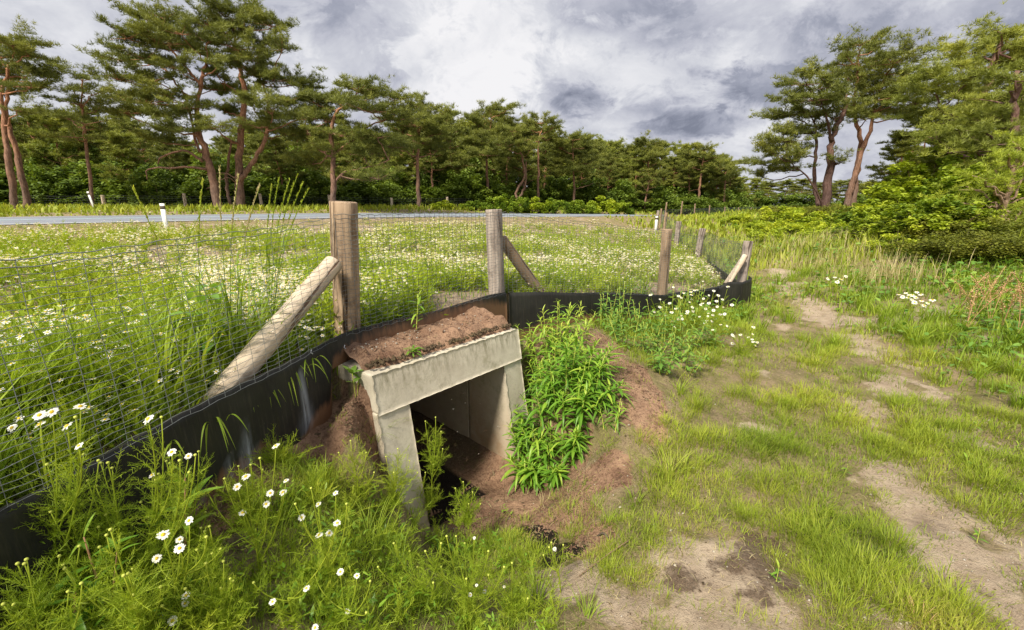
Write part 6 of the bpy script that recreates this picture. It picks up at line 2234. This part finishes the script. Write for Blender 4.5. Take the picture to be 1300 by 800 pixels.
# lance-leaved plant at the left edge, reddish stem
g0 = Vector((-1.28, 1.12, zg1(-1.28, 1.12)))
st = [leafy_stem((.06, .25, 0), (.10, .28, .34), 13, .14, rg, 'lance', LL, 'sorrel', .3, .005), leafy_stem((-.02, -.1, 0), (.02, -.08, .22), 10, .15, rg, 'lance', LL, 'sorrel', .3, .005), leafy_stem((0, 0, 0), (-.03, .02, .30), 12, .15, rg, 'lance', LL, 'sorrel', .3, .005), leafy_stem((0, 0, 0), (.05, .03, .24), 10, .12, rg, 'lance', LL, 'sorrel', .3, .004)]
merged_plant('willowherb', g0, 'narrow-leaved plant with a reddish stem at the left edge before the black board', 'plant', st)
for i, (X_, Y_, tipz, lab) in enumerate([(-1.30, 1.25, .50, 'feathery chamomile without flowers hiding the board near the left edge'), (-1.22, 1.42, .46, 'flowerless feathery chamomile before the board beside the reddish-stemmed plant'), (-1.12, 1.05, .36, 'low feathery chamomile in the lower left corner'),
                                          (-1.05, 1.30, .34, 'pale feathery chamomile between the corner plants and the tall few-flowered chamomile'), (-1.15, 1.65, .34, 'feathery chamomile at the board foot left of the white scuffs'), (-.95, 1.15, .28, 'short feathery chamomile near the bottom left corner'), (-1.37, 1.02, .36, 'dense feathery chamomile hiding the board at the very left picture edge'), (-1.36, 1.18, .38, 'feathery chamomile behind the reddish-stemmed plant against the board'), (-1.28, .95, .30, 'feathery chamomile cut by the lower left corner of the picture')]):
    g0 = Vector((X_, Y_, zg1(X_, Y_)))
    rg = np.random.default_rng(640 + i)
    tips = []
    for j in range(9):
        q_ = g0 + Vector((rg.uniform(-.12, .10), rg.uniform(-.1, .1), tipz * rg.uniform(.45, 1.0)))
        a_, b_, _c = project(np.array([q_.x]), np.array([q_.y]), np.array([q_.z]))
        tips.append((float(a_[0]), float(b_[0])))
    chamomile(g0, [], lab, tips, 2.0, 60 + i, Yj=.08)
tuft('grass_tuft', Vector((-1.2, 1.2, zg1(-1.2, 1.2))), 50, .26, .007, .05, 'arching bright grass tuft in the lower left corner', seed=61, tone=.7)
tuft('grass_tuft', Vector((-1.38, 1.08, zg1(-1.38, 1.08))), 46, .34, .008, .05, 'tall grass tuft against the board at the very left picture edge', seed=64, tone=.7)
tuft('grass_tuft', Vector((-1.02, 1.5, zg1(-1.02, 1.5))), 50, .24, .006, .05, 'arching grass tuft beside the tall few-flowered chamomile', seed=62, tone=.6)
tuft('grass_tuft', Vector((-.98, 1.95, zg1(-.98, 1.95))), 36, .20, .006, .04, 'arching grass tuft before the white scuffs of the board', seed=63, tone=.6)
# nettle-like plants right of the clump, under the board
for i, (px, py, hz, lab) in enumerate([(765, 412, .40, 'weed hiding the board just right of the upper goldenrod'), (790, 412, .50, 'tall weed reaching the board top right of the upper goldenrod'), (808, 405, .55, 'tallest weed in front of the right-hand board'), (830, 402, .52, 'tall weed before the board directly below the shortest post'), (855, 408, .50, 'tall weed before the board right of the shortest post'), (880, 405, .50, 'tall weed before the board between the last two posts'), (870, 440, .40, 'mid-height weed beside the daisies below the board'), (845, 435, .42, 'mid-height weed in the middle of the weeds under the board'), (800, 440, .30, 'leafy green weed under the black board right of the goldenrod'), (825, 450, .30, 'leafy green weed below the shortest post, left one'), (850, 455, .30, 'nettle-like weed with toothed grey-green leaves below the shortest post'),
                                       (868, 468, .24, 'nettle-like weed at the top of the red slope'), (780, 425, .30, 'leafy weed touching the board beside the upper goldenrod'), (815, 425, .36, 'tall leafy weed hiding the middle of the right-hand board'), (905, 440, .26, 'leafy weed among the daisies near the corner post'), (838, 470, .2, 'low leafy weed on the red slope edge')]):
    rg = np.random.default_rng(60 + i)
    st = []
    for j in range(6):
        a = rg.uniform(0, 6.28); o_ = rg.uniform(.02, .12)
        st.append(leafy_stem((math.cos(a) * o_, math.sin(a) * o_, -.02), (math.cos(a) * o_ * 2, math.sin(a) * o_ * 2, hz * rg.uniform(.7, 1.1)), 16, .075, rg, 'broad', [lance_leaf(1, .42, 4, .15, .3), lance_leaf(1, .42, 4, .15, .6)], top_tone=.4))
    merged_plant('leafy_weed', G(px, py), lab, 'plant', st)
# seedlings in the right-hand ground
for i, (px, py, lab) in enumerate([(1240, 690, 'small fresh seedling with pointed leaves on the sandy path'), (1238, 548, 'pale-leaved seedling in the sedge at the right'), (1290, 572, 'pale seedling by the right picture edge'), (1070, 605, 'tiny seedling in the sedge left of the path'), (1255, 505, 'leafy seedling below the reddish sorrel'),
                                   (985, 740, 'tiny seedling near the bottom of the mossy sand'), (1225, 590, 'small seedling beside the sandy path bend')]):
    rg = np.random.default_rng(90 + i)
    merged_plant('seedling', G(px, py), lab, 'plant', [leafy_stem((0, 0, -.01), (rg.uniform(-.02, .02), 0, rg.uniform(.04, .09)), int(rg.integers(6, 12)), rg.uniform(.035, .06), rg, 'lance', [lance_leaf(1, .3, 4, .2, .3)], top_tone=.5, r=.002)])
# sorrel with reddish seed heads
for i, (px, py) in enumerate([(1205, 395), (1225, 400), (1245, 408), (1260, 415), (1235, 392), (1280, 425), (1295, 410), (1215, 415), (1300, 400)]):
    g0 = G(px + 10, py + 8)
    rg = np.random.default_rng(110 + i)
    root_ = tag(empty('sorrel', g0), 'sorrel with rusty pink seed heads below the dark foot of the bank', 'plant', 'rusty sorrel stalks')
    sb = MB(); lb = MB()
    for j in range(3):
        e = np.array([rg.uniform(-.3, .3), rg.uniform(-.2, .2), rg.uniform(.38, .66)])
        P = bez((0, 0, 0), (e[0] * .2, e[1] * .2, e[2] * .6), e, 10)
        V, Fs = tube_arrays(P, .003, 4); sb.add(V, Fs, 'sorrel', .4)
        hb = MB()
        n = 80
        t_ = rg.uniform(.5, 1, n)
        pos = np.column_stack([np.interp(t_, np.linspace(0, 1, 10), P[:, k_]) for k_ in range(3)]) + rg.normal(0, .014, (n, 3))
        tv = np.array([(-.5, -.5, 0), (.5, -.5, .2), (.6, .5, 0), (-.4, .5, .2)])
        stamp(hb, 'sorrel', tv, [np.array([[0, 1, 2, 3]])], pos, rg.uniform(.006, .012, n), rg.uniform(0, 6.28, n), rg.random(n), tilt=np.stack([rg.uniform(-1, 1, n), rg.uniform(0, 6.28, n)], -1))
        hb.build('seed_head', root_)
    for j in range(8):
        a = np.array([rg.uniform(0, 6.28)])
        stamp(lb, 'broad', *BLF[1], np.array([[0, 0, .02]]), np.array([.12]), a, np.array([.5]), tilt=np.stack([rg.uniform(-.8, 0, 1), a], -1))
    sb.build('stalks', root_); lb.build('leaves', root_)

# ---- debris: twigs, pebbles, clods
rg = np.random.default_rng(500)
mb = MB()
for i in range(520):
    px, py = rg.uniform(560, 1300), rg.uniform(430, 800)
    if i % 4 == 0:
        px, py = rg.uniform(480, 650), rg.uniform(405, 470)
        q = cul(rg.uniform(.05, CL - .1), rg.uniform(.12, .5), 0); g0 = Vector((q.x, q.y, SLAB_Z + .10))
    else:
        g0 = G(px, py)
    s_ = rg.uniform(.002, .007) if i % 3 else rg.uniform(.005, .012)
    a = rg.uniform(0, 6.28)
    ico = np.array([(1, 0, 0), (-1, 0, 0), (0, 1, 0), (0, -1, 0), (0, 0, 1), (0, 0, -1), (.6, .6, .5), (-.6, -.6, .5), (-.6, .6, -.3)]) * rg.uniform(.7, 1.2, (9, 1)) * [1, .8, .6]
    f = np.array([(0, 6, 4), (6, 2, 4), (2, 1, 4), (1, 7, 4), (7, 3, 4), (3, 0, 4), (6, 0, 2), (0, 3, 5), (0, 5, 2), (2, 5, 1), (1, 5, 3), (7, 1, 3)])
    mb.add(ico * s_ + np.array(g0), f, 'pebble', .5)
tag(mb.build('gravel'), kind='stuff')
mb = MB()
for i in range(420):
    px, py = rg.uniform(560, 1300), rg.uniform(420, 800)
    g0 = G(px, py) if i % 3 else G(rg.uniform(640, 850), rg.uniform(440, 720))
    a = rg.uniform(0, 6.28); L_ = rg.uniform(.015, .07)
    dv_ = np.array([math.cos(a), math.sin(a), rg.uniform(-.1, .3)]) * L_
    p = np.array(g0) + [0, 0, .004]
    V, Fs = tube_arrays(np.array([p, p + dv_ * .5 + rg.normal(0, .004, 3), p + dv_]), rg.uniform(.0006, .0016), 3)
    mb.add(V, Fs, 'twig' if i % 2 else 'dry', rg.random())
tag(mb.build('twig_litter'), kind='stuff')
# soil clods on the red slopes, crumbs and dead grass lying on the ground
CL_V = np.array([(1, 0, 0), (-1, 0, 0), (0, 1, 0), (0, -1, 0), (0, 0, 1), (0, 0, -1), (.7, .6, .5), (-.6, -.7, .4), (-.6, .6, -.3)]) * [1, .8, .65]
CL_F = np.array([(0, 6, 4), (6, 2, 4), (2, 1, 4), (1, 7, 4), (7, 3, 4), (3, 0, 4), (6, 0, 2), (0, 3, 5), (0, 5, 2), (2, 5, 1), (1, 5, 3), (7, 1, 3)])
def stamp_ground(mb, P, sc, red, lit):
    n = len(P)
    c_, s_ = np.cos(rg.uniform(0, 6.28, n)), np.sin(rg.uniform(0, 6.28, n))
    jit = rg.uniform(.6, 1.3, (n, 9, 3))
    T = CL_V[None] * jit * sc[:, None, None]
    V = np.stack([T[..., 0] * c_[:, None] - T[..., 1] * s_[:, None], T[..., 0] * s_[:, None] + T[..., 1] * c_[:, None], T[..., 2]], -1) + P[:, None]
    F_ = (CL_F[None] + (np.arange(n) * 9)[:, None, None]).reshape(-1, 3)
    mb.add(V.reshape(-1, 3), F_, 'ground', 0.0, m_red=np.repeat(red, 9), m_sand=0.0, m_wet=0.0, m_litter=np.repeat(lit, 9))
mb = MB()
RP_ = np.array(REDP)
kk = rg.integers(0, len(RP_), 26000)
x = RP_[kk, 0] + rg.normal(0, 1, len(kk)) * RP_[kk, 2] * .8; y = RP_[kk, 1] + rg.normal(0, 1, len(kk)) * RP_[kk, 2] * .8
red, sand, fs, wet, lit, fl_ = masks(x, y)
u, dp = cul_uv(x, y)
dd_, ss_4, _ = polyd(x, y, FL)
ok = (red > .35) & (ss_4 < 0) & (dd_ > .02) & ~((u > -.02) & (u < CL + .02) & (dp > -.02)) & (fbm(x, y, 4, 3, 205) > .42)
x, y = x[ok], y[ok]
z = zg(x, y)
stamp_ground(mb, np.column_stack([x, y, z]), .0025 + .012 * rg.random(len(x)) ** 3.5, np.where(rg.random(len(x)) < .7, 1.0, .3), (rg.random(len(x)) < .35) * 1.0)
tag(mb.build('soil_crumbs'), kind='stuff')
mb = MB()
x, y, rg = cand(16000, .8, 14, 505)
d, s, _ = polyd(x, y, FL); red, sand, fs, wet, lit, fl_ = masks(x, y)
u, dp = cul_uv(x, y)
z = zg(x, y); r = np.hypot(x, y)
m = (s < 0) & (d > .05) & inview(x, y, z, 20, 20) & ~((u > -.1) & (u < CL + .1) & (dp > -.3)) & (fbm(x, y, 3, 3, 207) > .45)
x, y, z, r = x[m], y[m], z[m], r[m]
k7 = rg.random(len(x)) < .45
stamp_ground(mb, np.column_stack([x, y, z])[k7], (.0015 + .006 * rg.random(k7.sum()) ** 2.5) * (1 + .15 * r[k7]), np.zeros(k7.sum()), np.ones(k7.sum()))
tag(mb.build('dirt_crumbs'), kind='stuff')
mb = MB()
k7 = ~k7
n = int(k7.sum())
blades(mb, 'dry', np.column_stack([x, y, z + .004])[k7], rg.uniform(.012, .03, n), .0012 + .0008 * r[k7], rg.uniform(0, 6.28, n), rg.uniform(1.5, 3.2, n), rg.random(n), levels=3)
tag(mb.build('dead_grass'), kind='stuff')
mb = MB()
for i in range(420):
    uu_ = rg.uniform(.02, CL - .04); dd_e = rg.uniform(.02, .14) if i % 3 else rg.uniform(.1, .6)
    q = cul(uu_, dd_e, SLAB_Z + .01 + (.03 if dd_e < .14 else .09))
    s_ = rg.uniform(.006, .018) * (1 if dd_e < .14 else .7)
    f = np.array([(0, 6, 4), (6, 2, 4), (2, 1, 4), (1, 7, 4), (7, 3, 4), (3, 0, 4), (6, 0, 2), (0, 3, 5), (0, 5, 2), (2, 5, 1), (1, 5, 3), (7, 1, 3)])
    ico = np.array([(1, 0, 0), (-1, 0, 0), (0, 1, 0), (0, -1, 0), (0, 0, 1), (0, 0, -1), (.6, .6, .5), (-.6, -.6, .5), (-.6, .6, -.3)]) * rg.uniform(.6, 1.3, (9, 1))
    mb.add(ico * s_ + np.array(q), f, 'ground', .0, m_red=1.0 if i % 3 == 0 else .2, m_sand=0.0, m_wet=0.0, m_litter=1.0)
for i in range(26):
    uu_ = rg.uniform(.05, CL - .1)
    p = np.array(cul(uu_, rg.uniform(.03, .4), SLAB_Z + rg.uniform(.05, .10))); dv_ = rg.normal(0, 1, 3) * [.06, .06, .01]
    V, Fs = tube_arrays(np.array([p, p + dv_ * .5 + rg.normal(0, .006, 3), p + dv_]), rg.uniform(.0006, .0014), 3)
    mb.add(V, Fs, 'dry', rg.random())
tag(mb.build('soil_crumbs'), kind='stuff')
# arched black root in the sand, dry bent stem at the culvert mouth
a0, a1 = G(758, 682), G(773, 684)
P = bez(a0 - Vector((0, 0, .01)), (a0 + a1) / 2 + Vector((0, 0, .06)), a1 - Vector((0, 0, .01)), 8)
mb = MB(); V, Fs = tube_arrays(P, .006, 6); mb.add(V, Fs, 'darkpost')
tag(mb.build('root_arch'), 'small black arched root sticking out of the red sand', 'root')
a0 = G(641, 640)
mb = MB(); V, Fs = tube_arrays([a0, a0 + Vector((-.005, 0, .10)), at(640, 578, a0.y)], .0018, 5); mb.add(V, Fs, 'twig')
tag(mb.build('dry_stem'), 'thin upright brown dry stem at the culvert mouth', 'twig')
a0, a1 = G(735, 735), G(800, 690)
P = bez(a0 + Vector((0, 0, .01)), (a0 + a1) / 2 + Vector((0, 0, .03)), a1 + Vector((0, 0, .02)), 8)
mb = MB(); V, Fs = tube_arrays(P, .0025, 5); mb.add(V, Fs, 'twig')
tag(mb.build('fallen_twig'), 'thin bent twig lying on the sand right of the wet hollow', 'twig')
